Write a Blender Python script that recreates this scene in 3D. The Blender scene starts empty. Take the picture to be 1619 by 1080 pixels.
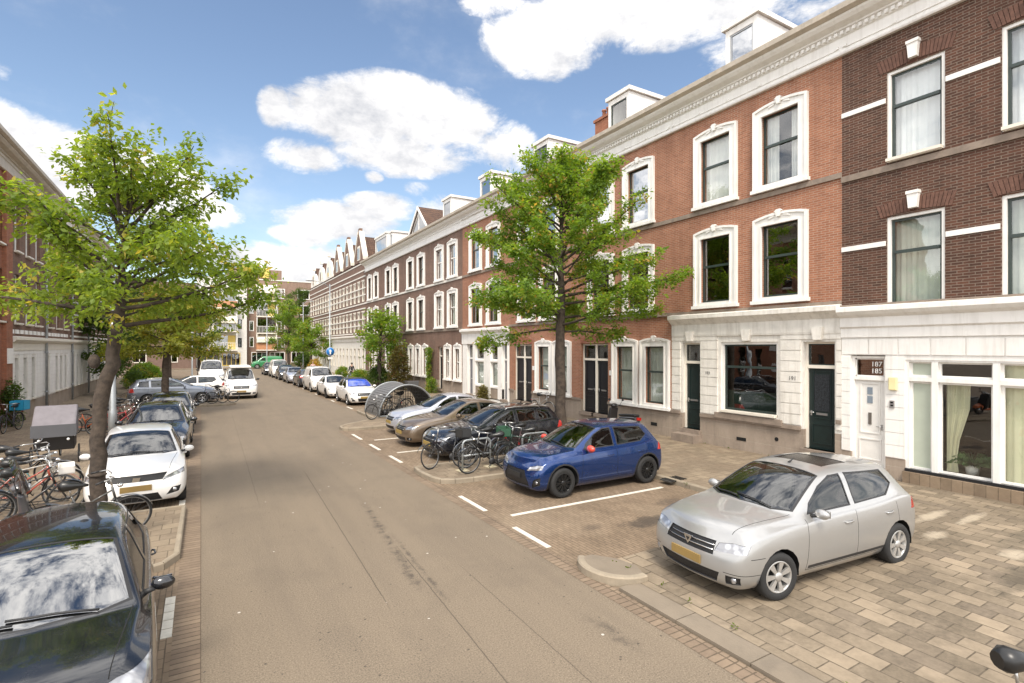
import bpy, bmesh, math, random
from mathutils import Vector, Matrix
from mathutils.bvhtree import BVHTree
from mathutils.interpolate import poly_3d_calc
R = math.radians
S = bpy.context.scene
COL = S.collection
# ------------------------------------------------------------ camera
YAW = 30.482
cd = bpy.data.cameras.new("camera"); cam = bpy.data.objects.new("camera", cd); COL.objects.link(cam)
cam.location = (0, 0, 3.3); cam.rotation_euler = (R(90), 0, -R(YAW))
cd.sensor_width = 36; cd.lens = 36 * 835 / 1619; cd.shift_y = 9 / 1619; cd.clip_start = .1; cd.clip_end = 3000
S.camera = cam
# ------------------------------------------------------------ light
S.view_settings.view_transform = 'Standard'; S.view_settings.look = 'None'
S.view_settings.gamma = 1; S.view_settings.exposure = 1.08
SUN_EL, SUN_AZ = 52, 208        # azimuth clockwise from +Y: behind the camera, to the left
sl = bpy.data.lights.new("sun", 'SUN'); sun = bpy.data.objects.new("sun", sl); COL.objects.link(sun)
sl.energy = 1.9; sl.angle = R(16); sl.color = (1, .91, .79)
sd = Vector((math.sin(R(SUN_AZ)) * math.cos(R(SUN_EL)), math.cos(R(SUN_AZ)) * math.cos(R(SUN_EL)), math.sin(R(SUN_EL))))
sun.rotation_euler = sd.to_track_quat('Z', 'Y').to_euler()
W = bpy.data.worlds.new("World"); S.world = W; W.use_nodes = True
nt = W.node_tree; N = nt.nodes; Lk = nt.links
N.clear()
def nd(tree, t, **k):
    n = tree.nodes.new(t)
    for a, b in k.items(): setattr(n, a, b)
    return n
def mth(tree, op, *ins, clamp=False):
    n = tree.nodes.new('ShaderNodeMath'); n.operation = op; n.use_clamp = clamp
    for i, v in enumerate(ins):
        if isinstance(v, (int, float)): n.inputs[i].default_value = v
        else: tree.links.new(v, n.inputs[i])
    return n.outputs[0]
sky = nd(nt, 'ShaderNodeTexSky', sky_type='NISHITA', sun_disc=False, sun_elevation=R(SUN_EL), sun_rotation=R(SUN_AZ))
sky.air_density = 1.15; sky.dust_density = .5; sky.ozone_density = 1.8
tc = nd(nt, 'ShaderNodeTexCoord'); sx = nd(nt, 'ShaderNodeSeparateXYZ'); Lk.new(tc.outputs['Generated'], sx.inputs[0])
az = mth(nt, 'ARCTAN2', sx.outputs[0], sx.outputs[1]); el = mth(nt, 'ARCSINE', sx.outputs[2])
def noise(tree, vec, scale, detail=6, rough=.55, dist=0):
    n = nd(tree, 'ShaderNodeTexNoise'); n.inputs['Scale'].default_value = scale; n.inputs['Detail'].default_value = detail
    n.inputs['Roughness'].default_value = rough; n.inputs['Distortion'].default_value = dist
    if vec is not None: tree.links.new(vec, n.inputs['Vector'])
    return n.outputs[0]
mp = nd(nt, 'ShaderNodeMapping'); mp.inputs['Scale'].default_value = (1, 1, 1.7); Lk.new(tc.outputs['Generated'], mp.inputs[0])
n1 = noise(nt, mp.outputs[0], 6.5, 12, .68, .35); n2 = noise(nt, mp.outputs[0], 3.1, 7, .6)
# clouds as azimuth, elevation (degrees), radii, weight
CL = [(-5,13.6,7,2.7,1.9),(-11,14.6,7,3.0,1.9),(-.5,12.3,4.5,1.7,1.5),(-18,14,9,3.6,1.6),(-22,13,8,4.5,1.6),(47,31,9,3.0,.8),(56,27,7,2.2,.5),(27,22.5,3.5,2.0,.8),(5,8.5,9,2.0,1.1),(-3,2.5,14,2.5,1.1),(10,3,8,2.5,.9),(13.8,22.7,9.4,3.5,1.25),(23.0,22.8,7.4,4.0,1.2),(8.9,18.7,5.0,1.9,1.0),(29.1,20.6,4.8,3.0,0.9),(6.6,22.5,2.1,2.4,1.0),(19.0,19.6,9.9,2.4,1.2),(15.8,17.4,1.2,0.8,0.9),(17.0,24.9,7.1,2.5,1.1),(33.9,30.3,7.5,3.8,1.25),(40.7,31.9,11.3,3.2,1.2),(52.7,31.1,8.8,2.8,0.9),(60.4,29.2,4.1,1.4,0.5),(28.5,33.1,4.8,1.4,0.9),(34.6,28.2,3.4,1.9,1.0),(-11.4,16.1,5.7,2.5,1.25),(-6.1,15.0,4.9,2.6,1.2),(-13.6,16.7,3.5,2.3,1.1),(-13.5,20.7,0.9,1.0,0.5),(-2.4,15.1,2.9,1.6,0.7),(12.6,12.8,7.1,2.4,1.25),(16.4,14.3,4.8,1.8,1.1),(8.9,11.2,3.6,1.5,0.9),(23.0,14.6,4.0,1.6,0.6),(17.7,10.5,7.8,1.9,0.8),(7.8,6.9,7.0,1.5,0.9),(13.8,8.4,7.6,2.6,0.7),(3.3,4.8,6.5,2.4,0.6),(29.8,29.8,2.1,0.9,0.45),(20.3,16.4,1.7,0.9,0.35)]
tot = None
for a, e, ra, re, wt in CL:
    dx = mth(nt, 'DIVIDE', mth(nt, 'SUBTRACT', az, R(a)), R(ra)); dy = mth(nt, 'DIVIDE', mth(nt, 'SUBTRACT', el, R(e)), R(re))
    d2 = mth(nt, 'ADD', mth(nt, 'MULTIPLY', dx, dx), mth(nt, 'MULTIPLY', dy, dy))
    b = mth(nt, 'MULTIPLY', mth(nt, 'SUBTRACT', 1.0, d2, clamp=True), wt)
    tot = b if tot is None else mth(nt, 'MAXIMUM', tot, b)
# broken cloud added out of view, behind and above, for wall light and reflections
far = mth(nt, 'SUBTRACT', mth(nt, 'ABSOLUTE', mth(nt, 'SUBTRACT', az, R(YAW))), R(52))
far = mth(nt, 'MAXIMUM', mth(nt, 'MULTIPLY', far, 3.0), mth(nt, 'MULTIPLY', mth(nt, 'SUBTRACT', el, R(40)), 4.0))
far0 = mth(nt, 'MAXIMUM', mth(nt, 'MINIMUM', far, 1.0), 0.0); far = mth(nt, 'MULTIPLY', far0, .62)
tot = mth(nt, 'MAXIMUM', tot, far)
n3 = noise(nt, mp.outputs[0], 17, 8, .65)
m0 = mth(nt, 'ADD', mth(nt, 'ADD', tot, mth(nt, 'MULTIPLY', mth(nt, 'SUBTRACT', n1, .5), 2.7)), mth(nt, 'MULTIPLY', mth(nt, 'SUBTRACT', n3, .5), .9))
mr = nd(nt, 'ShaderNodeMapRange', interpolation_type='SMOOTHSTEP'); Lk.new(m0, mr.inputs[0])
mr.inputs[1].default_value = .08; mr.inputs[2].default_value = .80
wisp = nd(nt, 'ShaderNodeMapRange', interpolation_type='SMOOTHSTEP'); Lk.new(n2, wisp.inputs[0]); wisp.inputs[1].default_value = .5; wisp.inputs[2].default_value = .85; wisp.inputs[4].default_value = .5
msk = mth(nt, 'MAXIMUM', mth(nt, 'MULTIPLY', mr.outputs[0], mth(nt, 'MINIMUM', mth(nt, 'MULTIPLY', tot, 6.0), 1.0)), wisp.outputs[0])
n3 = noise(nt, mp.outputs[0], 17, 8, .65)
cr = nd(nt, 'ShaderNodeMix', data_type='RGBA'); Lk.new(mth(nt, 'MULTIPLY', mth(nt, 'SUBTRACT', mth(nt, 'ADD', mth(nt, 'MULTIPLY', n2, .55), mth(nt, 'MULTIPLY', n3, .5)), .38), 4.2, clamp=True), cr.inputs[0])
cr.inputs[6].default_value = (2.2, 2.25, 2.4, 1); cr.inputs[7].default_value = (4.2, 4.1, 4.0, 1)
sm = nd(nt, 'ShaderNodeMix', data_type='RGBA', blend_type='MULTIPLY'); sm.inputs[0].default_value = 1; Lk.new(sky.outputs[0], sm.inputs[6]); sm.inputs[7].default_value = (.62, .59, .575, 1)
# clouds out of view are made brighter, as added fill light for the walls
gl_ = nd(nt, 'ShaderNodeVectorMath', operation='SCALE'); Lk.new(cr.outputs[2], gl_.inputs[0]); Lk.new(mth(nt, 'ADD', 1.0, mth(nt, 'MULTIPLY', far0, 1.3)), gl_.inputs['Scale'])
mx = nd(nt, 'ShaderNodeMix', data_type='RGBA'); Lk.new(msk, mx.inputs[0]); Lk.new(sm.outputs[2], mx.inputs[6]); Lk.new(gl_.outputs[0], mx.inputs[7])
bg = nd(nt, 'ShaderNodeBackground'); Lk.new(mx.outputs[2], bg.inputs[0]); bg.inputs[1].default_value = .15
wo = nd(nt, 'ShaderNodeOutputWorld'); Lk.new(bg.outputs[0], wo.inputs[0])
# ------------------------------------------------------------ materials
MC = {}
def newmat(name):
    m = bpy.data.materials.new(name); m.use_nodes = True
    return m, m.node_tree, m.node_tree.nodes['Principled BSDF']
def rgb(c): return (c[0], c[1], c[2], 1)
def mixc(t, fac, a, b, mode='MIX'):
    n = nd(t, 'ShaderNodeMix', data_type='RGBA', blend_type=mode)
    for sck, v in ((0, fac), (6, a), (7, b)):
        if isinstance(v, (int, float)): n.inputs[sck].default_value = v
        elif isinstance(v, tuple): n.inputs[sck].default_value = rgb(v)
        else: t.links.new(v, n.inputs[sck])
    return n.outputs[2]
def ramp(t, v, a, b, lo=0., hi=1.):
    n = nd(t, 'ShaderNodeMapRange'); t.links.new(v, n.inputs[0])
    for i, x in enumerate((a, b, lo, hi)): n.inputs[i + 1].default_value = x
    n.clamp = True
    return n.outputs[0]
def bump(t, p, h, strength=.3, dist=.01):
    b = nd(t, 'ShaderNodeBump'); b.inputs['Strength'].default_value = strength; b.inputs['Distance'].default_value = dist
    t.links.new(h, b.inputs['Height']); t.links.new(b.outputs[0], p.inputs['Normal'])
def M(name, c=(.5, .5, .5), r=.6, metal=0, coat=0, var=.08, vs=3, bmp=0, bs=40, spec=.5, em=0, dirt=0, streak=0):
    if name in MC: return MC[name]
    m, t, p = newmat(name)
    o = nd(t, 'ShaderNodeTexCoord').outputs['Object']
    n = noise(t, o, vs, 5, .6)
    f = ramp(t, n, .3, .7)
    col = mixc(t, f, tuple(x * (1 - var) for x in c), tuple(min(1, x * (1 + var)) for x in c))
    if dirt:
        dn = noise(t, o, vs * .6, 8, .75, 1.)
        col = mixc(t, mth(t, 'MULTIPLY', ramp(t, dn, .5, .72), dirt), col, tuple(x * .45 + .02 for x in c))
    t.links.new(col, p.inputs['Base Color'])
    p.inputs['Roughness'].default_value = r; p.inputs['Metallic'].default_value = metal
    p.inputs['Coat Weight'].default_value = coat; p.inputs['Coat Roughness'].default_value = .03
    p.inputs['Specular IOR Level'].default_value = spec
    if em: p.inputs['Emission Color'].default_value = rgb(c); p.inputs['Emission Strength'].default_value = em
    if streak:
        mp_ = nd(t, 'ShaderNodeMapping'); mp_.inputs['Scale'].default_value = (4.5, 4.5, .35); t.links.new(o, mp_.inputs[0])
        col = mixc(t, mth(t, 'MULTIPLY', ramp(t, noise(t, mp_.outputs[0], 1.6, 7, .7), .48, .75), streak), col, (.32, .28, .22)); t.links.new(col, p.inputs['Base Color'])
    if bmp: bump(t, p, noise(t, o, bs, 4), bmp)
    MC[name] = m
    return m
def brickvec(t, horiz=False, rot=0):
    o = nd(t, 'ShaderNodeTexCoord').outputs['Object']
    s_ = nd(t, 'ShaderNodeSeparateXYZ'); t.links.new(o, s_.inputs[0])
    c_ = nd(t, 'ShaderNodeCombineXYZ')
    if horiz: t.links.new(s_.outputs[0 if rot == 0 else 1], c_.inputs[0]); t.links.new(s_.outputs[1 if rot == 0 else 0], c_.inputs[1])
    else:
        t.links.new(mth(t, 'ADD', s_.outputs[0], s_.outputs[1]), c_.inputs[0]); t.links.new(s_.outputs[2], c_.inputs[1])
    return o, c_.outputs[0]
def brick(name, c1, c2, mortar, bw=.215, bh=.0625, ms=.006, horiz=False, rot=0, off=.5, stain=.35, rough=.85, wear=None, third=None, patches=()):
    if name in MC: return MC[name]
    m, t, p = newmat(name)
    o, v = brickvec(t, horiz, rot)
    b = nd(t, 'ShaderNodeTexBrick'); t.links.new(v, b.inputs['Vector']); b.offset = off
    b.inputs['Color1'].default_value = rgb(c1); b.inputs['Color2'].default_value = rgb(c2); b.inputs['Mortar'].default_value = rgb(mortar)
    b.inputs['Scale'].default_value = 1; b.inputs['Mortar Size'].default_value = ms; b.inputs['Brick Width'].default_value = bw; b.inputs['Row Height'].default_value = bh
    b.inputs['Mortar Smooth'].default_value = .15; b.inputs['Bias'].default_value = 0
    col = b.outputs[0]
    if third:      # a second, independently shuffled set of stones
        b2 = nd(t, 'ShaderNodeTexBrick'); t.links.new(v, b2.inputs['Vector']); b2.offset = off
        ofs = nd(t, 'ShaderNodeVectorMath', operation='ADD'); t.links.new(v, ofs.inputs[0]); ofs.inputs[1].default_value = (bw * 40, bh * 60, 0); t.links.new(ofs.outputs[0], b2.inputs['Vector'])
        b2.inputs['Color1'].default_value = (0, 0, 0, 1); b2.inputs['Color2'].default_value = (1, 1, 1, 1); b2.inputs['Mortar'].default_value = (0, 0, 0, 1)
        b2.inputs['Scale'].default_value = 1; b2.inputs['Mortar Size'].default_value = ms; b2.inputs['Brick Width'].default_value = bw; b2.inputs['Row Height'].default_value = bh
        col = mixc(t, mth(t, 'MULTIPLY', ramp(t, b2.outputs[0], .6, .95), .8), col, third)
    n = noise(t, o, .8, 7, .65); n2_ = noise(t, o, 14, 5, .7)
    col = mixc(t, mth(t, 'MULTIPLY', ramp(t, n, .45, .75), stain), col, tuple(x * .45 for x in c2))
    col = mixc(t, mth(t, 'MULTIPLY', ramp(t, n2_, .3, .8), .35), col, tuple(min(1, x * 1.35) for x in c1))
    mp_ = nd(t, 'ShaderNodeMapping'); mp_.inputs['Scale'].default_value = (2.2, 2.2, .3) if not horiz else (1, 1, 1); t.links.new(o, mp_.inputs[0])
    col = mixc(t, mth(t, 'MULTIPLY', ramp(t, noise(t, mp_.outputs[0], 1.1, 8, .7, .4), .45, .75), .42), col, tuple(x * .5 for x in c2))
    col = mixc(t, mth(t, 'MULTIPLY', ramp(t, noise(t, o, 2.6, 6, .7), .55, .8), .25), col, tuple(min(1, x * 1.5 + .03) for x in c1))
    if wear: col = mixc(t, mth(t, 'MULTIPLY', ramp(t, noise(t, o, .35, 6, .6, .6), .5, .8), .6), col, wear)
    if patches:
        s_ = nd(t, 'ShaderNodeSeparateXYZ'); t.links.new(o, s_.inputs[0])
        for (px, py, rx, ry, pc, st) in patches:
            dx = mth(t, 'DIVIDE', mth(t, 'SUBTRACT', s_.outputs[0], px), rx); dy = mth(t, 'DIVIDE', mth(t, 'SUBTRACT', s_.outputs[1], py), ry)
            q = mth(t, 'SUBTRACT', 1.0, mth(t, 'ADD', mth(t, 'MULTIPLY', dx, dx), mth(t, 'MULTIPLY', dy, dy)))
            q = mth(t, 'ADD', q, mth(t, 'MULTIPLY', mth(t, 'SUBTRACT', noise(t, o, 3.2, 7, .75), .5), 2.6))
            col = mixc(t, mth(t, 'MULTIPLY', ramp(t, q, .2, .9), st), col, pc)
    t.links.new(col, p.inputs['Base Color']); p.inputs['Roughness'].default_value = rough; p.inputs['Specular IOR Level'].default_value = .25
    h = mth(t, 'SUBTRACT', mth(t, 'MULTIPLY', n2_, .25), b.outputs[1])
    bump(t, p, h, .6, .006)
    MC[name] = m
    return m
def asphalt():
    m, t, p = newmat('asphalt')
    o = nd(t, 'ShaderNodeTexCoord').outputs['Object']
    s_ = nd(t, 'ShaderNodeSeparateXYZ'); t.links.new(o, s_.inputs[0])
    st = nd(t, 'ShaderNodeMapping'); st.inputs['Scale'].default_value = (1.3, .16, 1); t.links.new(o, st.inputs[0])
    a = noise(t, o, 55, 4, .8); b = noise(t, st.outputs[0], .9, 7, .6); c = noise(t, o, .7, 8, .65, .3); sp = noise(t, o, 21, 2, .5)
    col = mixc(t, ramp(t, a, .32, .68), (.055, .043, .032), (.30, .242, .175))
    col = mixc(t, mth(t, 'MULTIPLY', ramp(t, b, .35, .7), .45), col, (.22, .175, .125))
    col = mixc(t, mth(t, 'MULTIPLY', ramp(t, c, .5, .72), .35), col, (.11, .09, .07))
    col = mixc(t, mth(t, 'MULTIPLY', ramp(t, sp, .70, .74), .8), col, (.06, .05, .045))
    # oil drip line along the right lane, hairline crack along the middle
    def line(x0, y0, sl, wdt, col_in, ya, yb, strength, sc, cc):
        dx = mth(t, 'SUBTRACT', s_.outputs[0], mth(t, 'ADD', mth(t, 'MULTIPLY', mth(t, 'SUBTRACT', s_.outputs[1], y0), sl), x0))
        dx = mth(t, 'ADD', dx, mth(t, 'MULTIPLY', mth(t, 'SUBTRACT', noise(t, o, sc, 5, .7), .5), wdt * 3))
        q = mth(t, 'SUBTRACT', 1.0, mth(t, 'DIVIDE', mth(t, 'ABSOLUTE', dx), wdt), clamp=True)
        rng = mth(t, 'MULTIPLY', ramp(t, s_.outputs[1], ya, ya + .6), ramp(t, s_.outputs[1], yb, yb - .8))
        return mixc(t, mth(t, 'MULTIPLY', mth(t, 'MULTIPLY', q, rng), strength), col_in, cc)
    brk = ramp(t, noise(t, o, 4.5, 6, .75), .42, .6)
    def streak(x0, y0, sl, wdt, ya, yb, st_):
        nonlocal col
        c2 = line(x0, y0, sl, wdt, col, ya, yb, st_, 6, (.05, .042, .036)); col = mixc(t, brk, col, c2)
    streak(2.66, 7.8, .09, .10, 6.6, 11.6, .9); streak(2.84, 7.8, .05, .05, 6.2, 9.3, .8); streak(4.1, 4.6, .0, .16, 4.0, 5.4, .7)
    col = line(2.64, 5.4, .05, .011, col, 2.0, 8.6, .9, 3, (.05, .04, .03))
    col = line(2.11, 8.0, .037, .012, col, 6.4, 15, .9, 2.6, (.05, .04, .03))
    col = line(3.35, 6.0, .02, .010, col, 2.2, 7.5, .75, 3, (.05, .04, .03))
    col = line(1.0, 9.0, .015, .010, col, 12, 30, .6, 2, (.06, .05, .04))
    v2 = nd(t, 'ShaderNodeTexVoronoi'); v2.inputs['Scale'].default_value = 4.3; t.links.new(o, v2.inputs[0])
    col = mixc(t, ramp(t, v2.outputs[0], .075, .05, 0, .8), col, (.05, .042, .035))
    s2_ = nd(t, 'ShaderNodeMapping'); s2_.inputs['Scale'].default_value = (1, .08, 1); t.links.new(o, s2_.inputs[0])
    col = mixc(t, mth(t, 'MULTIPLY', ramp(t, noise(t, s2_.outputs[0], 2.4, 5, .6), .45, .7), .3), col, (.13, .105, .08))
    # white chewing-gum and grit specks
    vr = nd(t, 'ShaderNodeTexVoronoi'); vr.inputs['Scale'].default_value = 2.1; t.links.new(o, vr.inputs[0])
    col = mixc(t, ramp(t, vr.outputs[0], .045, .03), col, (.5, .46, .4))
    t.links.new(col, p.inputs['Base Color']); p.inputs['Roughness'].default_value = .85; p.inputs['Specular IOR Level'].default_value = .25
    bump(t, p, a, .45, .006)
    return m
def glassmat(name, tint=(.45, .5, .48), base=.1, mirror=1.0, rough=0.0, alpha=None):
    if name in MC: return MC[name]
    m = bpy.data.materials.new(name); m.use_nodes = True; t = m.node_tree; t.nodes.clear()
    tr = nd(t, 'ShaderNodeBsdfTransparent'); tr.inputs[0].default_value = rgb(tint)
    gl = nd(t, 'ShaderNodeBsdfGlossy'); gl.inputs['Roughness'].default_value = rough; gl.inputs[0].default_value = (mirror, mirror, mirror, 1)
    lw = nd(t, 'ShaderNodeLayerWeight'); lw.inputs[0].default_value = .5
    f = mth(t, 'ADD', base, mth(t, 'MULTIPLY', mth(t, 'POWER', lw.outputs['Facing'], 4.0), .85), clamp=True)
    ms = nd(t, 'ShaderNodeMixShader'); t.links.new(f, ms.inputs[0]); t.links.new(tr.outputs[0], ms.inputs[1]); t.links.new(gl.outputs[0], ms.inputs[2])
    ou = nd(t, 'ShaderNodeOutputMaterial'); t.links.new(ms.outputs[0], ou.inputs[0])
    # slight waviness of the sheet
    o = nd(t, 'ShaderNodeTexCoord').outputs['Object']; b = nd(t, 'ShaderNodeBump'); b.inputs['Strength'].default_value = .05; b.inputs['Distance'].default_value = .05
    t.links.new(noise(t, o, 1.3, 2), b.inputs['Height']); t.links.new(b.outputs[0], gl.inputs['Normal'])
    MC[name] = m
    return m
def leafmat(name, ca, cb, cc=None):
    m, t, p = newmat(name)
    at = nd(t, 'ShaderNodeAttribute', attribute_name='tone')
    col = mixc(t, ramp(t, at.outputs['Fac'], 0, .75), ca, cb)
    if cc: col = mixc(t, ramp(t, at.outputs['Fac'], .86, .96), col, cc)
    t.links.new(col, p.inputs['Base Color']); p.inputs['Roughness'].default_value = .55; p.inputs['Specular IOR Level'].default_value = .35
    tl = nd(t, 'ShaderNodeBsdfTranslucent'); t.links.new(mixc(t, 1.0, col, (2.0, 1.9, .6), 'MULTIPLY'), tl.inputs[0])
    ms = nd(t, 'ShaderNodeMixShader'); ms.inputs[0].default_value = .5
    t.links.new(p.outputs[0], ms.inputs[1]); t.links.new(tl.outputs[0], ms.inputs[2])
    t.links.new(ms.outputs[0], t.nodes['Material Output'].inputs[0])
    return m
def curtain(name, c):
    if name in MC: return MC[name]
    m, t, p = newmat(name)
    o = nd(t, 'ShaderNodeTexCoord').outputs['Object']
    s_ = nd(t, 'ShaderNodeSeparateXYZ'); t.links.new(o, s_.inputs[0])
    n = noise(t, o, 2, 3)
    p.inputs['Roughness'].default_value = .9
    t.links.new(mixc(t, ramp(t, n, .3, .7), tuple(x * .9 for x in c), c), p.inputs['Base Color'])
    MC[name] = m
    return m
red_brick = brick('red_brick', (.36, .155, .09), (.25, .10, .058), (.36, .28, .21), ms=.009)
dark_brick = brick('dark_brick', (.115, .052, .034), (.055, .03, .022), (.21, .17, .135), ms=.008, stain=.2)
brown_brick = brick('brown_brick', (.20, .11, .075), (.12, .068, .05), (.22, .17, .13), ms=.009)
purple_brick = brick('purple_brick', (.20, .115, .085), (.12, .075, .06), (.24, .19, .15), ms=.009)
tan_brick = brick('tan_brick', (.3, .2, .15), (.22, .15, .115), (.2, .16, .13))
orange_brick = brick('orange_brick', (.36, .15, .085), (.26, .10, .06), (.2, .14, .1))
white_paint = M('white_paint', (.80, .78, .74), .55, var=.04, vs=2, bmp=.15, bs=30, dirt=.10, streak=.28)
cream_paint = M('cream_paint', (.72, .67, .58), .5, var=.04, vs=2, dirt=.12)
old_white = M('old_white', (.72, .69, .63), .65, var=.08, vs=3, bmp=.3, bs=25, dirt=.3, streak=.5)
gutter_paint = M('gutter_paint', (.5, .44, .36), .6, var=.1, dirt=.3, streak=.5)
stone = M('stone', (.24, .19, .15), .85, var=.22, vs=4, bmp=.5, bs=22, dirt=.4)
plinth_stone = brick('plinth_stone', (.33, .27, .215), (.28, .225, .18), (.36, .31, .25), bw=1.9, bh=.42, ms=.008, stain=.6)
green_wood = M('green_wood', (.009, .019, .018), .35, var=.15, vs=6)
dark_sash = M('dark_sash', (.03, .045, .04), .4)
black_paint = M('black_paint', (.012, .013, .016), .3)
grey_door = M('grey_door', (.16, .16, .18), .4)
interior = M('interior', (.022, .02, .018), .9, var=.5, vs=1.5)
metal_grey = M('metal_grey', (.35, .36, .37), .4, metal=.7)
steel = M('steel', (.55, .55, .54), .3, metal=.9)
galv = M('galvanised', (.33, .35, .36), .45, metal=.5, var=.15, dirt=.2)
rubber = M('rubber', (.018, .018, .018), .75, bmp=.2, bs=60)
blackplastic = M('black_plastic', (.02, .02, .021), .55)
darkgap = M('dark_gap', (.004, .004, .004), .9)
chrome = M('chrome', (.7, .7, .7), .12, metal=1)
tiles = brick('roof_tiles', (.13, .075, .05), (.08, .05, .04), (.02, .015, .012), bw=.25, bh=.22, ms=.02)
bark = M('bark', (.06, .045, .034), .95, var=.55, vs=9, bmp=1, bs=22, dirt=.6)
house_glass = glassmat('house_glass', (.92, .94, .92), .13, .9)
dark_glass = glassmat('dark_glass', (.35, .38, .37), .2, .95)
sky_glass = glassmat('sky_glass', (.3, .33, .35), .45, .95)
car_glass = glassmat('car_glass', (.3, .34, .33), .08, .9)
ws_glass = glassmat('windscreen_glass', (.30, .34, .34), .13, .85)
net = curtain('net_curtain', (.75, .76, .74)); beige_c = curtain('beige_curtain', (.72, .70, .50)); blind = curtain('white_blind', (.70, .73, .76)); frost = curtain('frosted_film', (.66, .72, .64)); netd = curtain('dim_net', (.50, .54, .48))
# ------------------------------------------------------------ mesh helpers
class MB:
    def __init__(s, f=None): s.v = []; s.f = []; s.m = []; s.s = []; s.fn = f
    def add(s, vs, fs, m=0, smooth=False):
        o = len(s.v)
        s.v += [s.fn(*p) for p in vs] if s.fn else [tuple(p) for p in vs]
        for f in fs: s.f.append([o + i for i in f]); s.m.append(m); s.s.append(smooth)
    def box(s, a0, a1, b0, b1, c0, c1, m=0):
        vs = [(a, b, c) for a in (a0, a1) for b in (b0, b1) for c in (c0, c1)]
        s.add(vs, [(0, 1, 3, 2), (4, 6, 7, 5), (0, 4, 5, 1), (2, 3, 7, 6), (0, 2, 6, 4), (1, 5, 7, 3)], m)
    def obox(s, c, ex, ey, ez, m=0):     # oriented box: centre and three half-extent vectors
        c = Vector(c); ex, ey, ez = Vector(ex), Vector(ey), Vector(ez)
        vs = [c + ex * i + ey * j + ez * k for i in (-1, 1) for j in (-1, 1) for k in (-1, 1)]
        s.add(vs, [(0, 1, 3, 2), (4, 6, 7, 5), (0, 4, 5, 1), (2, 3, 7, 6), (0, 2, 6, 4), (1, 5, 7, 3)], m)
    def quad(s, *p, m=0): s.add(p, [tuple(range(len(p)))], m)
    def prism(s, poly, b0, b1, ax=1, m=0, smooth=False):   # poly in the plane normal to axis ax
        n = len(poly)
        def P(p, b):
            q = list(p); q.insert(ax, b); return tuple(q)
        vs = [P(p, b0) for p in poly] + [P(p, b1) for p in poly]
        s.add(vs, [tuple(range(n)), tuple(range(2 * n - 1, n - 1, -1))], m)
        s.add(vs, [(i, (i + 1) % n, n + (i + 1) % n, n + i) for i in range(n)], m, smooth)
    def tube(s, pts, r, n=6, m=0, cap=True, smooth=True):
        pts = [Vector(p) for p in pts]; k = len(pts)
        rr = list(r) if isinstance(r, (list, tuple)) else [r] * k
        t = (pts[1] - pts[0]).normalized(); u = t.orthogonal().normalized(); vs = []
        for i, p in enumerate(pts):
            if i == 0: d = pts[1] - pts[0]
            elif i == k - 1: d = pts[-1] - pts[-2]
            else: d = (pts[i + 1] - pts[i]).normalized() + (pts[i] - pts[i - 1]).normalized()
            if d.length < 1e-9: d = t
            t = d.normalized(); u = (u - t * u.dot(t))
            u = u.normalized() if u.length > 1e-6 else t.orthogonal().normalized()
            w = t.cross(u)
            vs += [p + (u * math.cos(2 * math.pi * j / n) + w * math.sin(2 * math.pi * j / n)) * rr[i] for j in range(n)]
        fs = [(i * n + j, i * n + (j + 1) % n, (i + 1) * n + (j + 1) % n, (i + 1) * n + j) for i in range(k - 1) for j in range(n)]
        s.add(vs, fs, m, smooth)
        if cap: s.add(vs, [tuple(range(n - 1, -1, -1)), tuple(range((k - 1) * n, k * n))], m)
    def lathe(s, prof, c=(0, 0, 0), axis=2, n=16, m=0, smooth=True):   # prof: (radius, height)
        c = Vector(c); ax = [Vector((1, 0, 0)), Vector((0, 1, 0)), Vector((0, 0, 1))]
        A = ax[axis]; U = ax[(axis + 1) % 3]; V = ax[(axis + 2) % 3]; k = len(prof)
        vs = [c + A * h + (U * math.cos(2 * math.pi * j / n) + V * math.sin(2 * math.pi * j / n)) * r for r, h in prof for j in range(n)]
        s.add(vs, [(i * n + j, i * n + (j + 1) % n, (i + 1) * n + (j + 1) % n, (i + 1) * n + j) for i in range(k - 1) for j in range(n)], m, smooth)
    def torus(s, c, R0, r, axis=1, n=24, k=6, m=0, a0=0, a1=2 * math.pi):
        c = Vector(c); ax = [Vector((1, 0, 0)), Vector((0, 1, 0)), Vector((0, 0, 1))]
        A = ax[axis]; U = ax[(axis + 1) % 3]; V = ax[(axis + 2) % 3]; full = abs(a1 - a0 - 2 * math.pi) < 1e-3
        nn = n if full else n + 1; vs = []
        for i in range(nn):
            a = a0 + (a1 - a0) * i / n; d = U * math.cos(a) + V * math.sin(a)
            for j in range(k):
                b = 2 * math.pi * j / k; vs.append(c + d * (R0 + r * math.cos(b)) + A * r * math.sin(b))
        s.add(vs, [(i * k + j, ((i + 1) % nn) * k + j, ((i + 1) % nn) * k + (j + 1) % k, i * k + (j + 1) % k) for i in range(n) for j in range(k)], m, True)
    def ball(s, c, r, n=10, k=7, m=0):
        rx, ry, rz = r if isinstance(r, tuple) else (r, r, r); vs = []
        for i in range(k + 1):
            a = math.pi * i / k
            for j in range(n):
                b = 2 * math.pi * j / n; vs.append((c[0] + rx * math.sin(a) * math.cos(b), c[1] + ry * math.sin(a) * math.sin(b), c[2] + rz * math.cos(a)))
        s.add(vs, [(i * n + j, (i + 1) * n + j, (i + 1) * n + (j + 1) % n, i * n + (j + 1) % n) for i in range(k) for j in range(n)], m, True)
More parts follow.
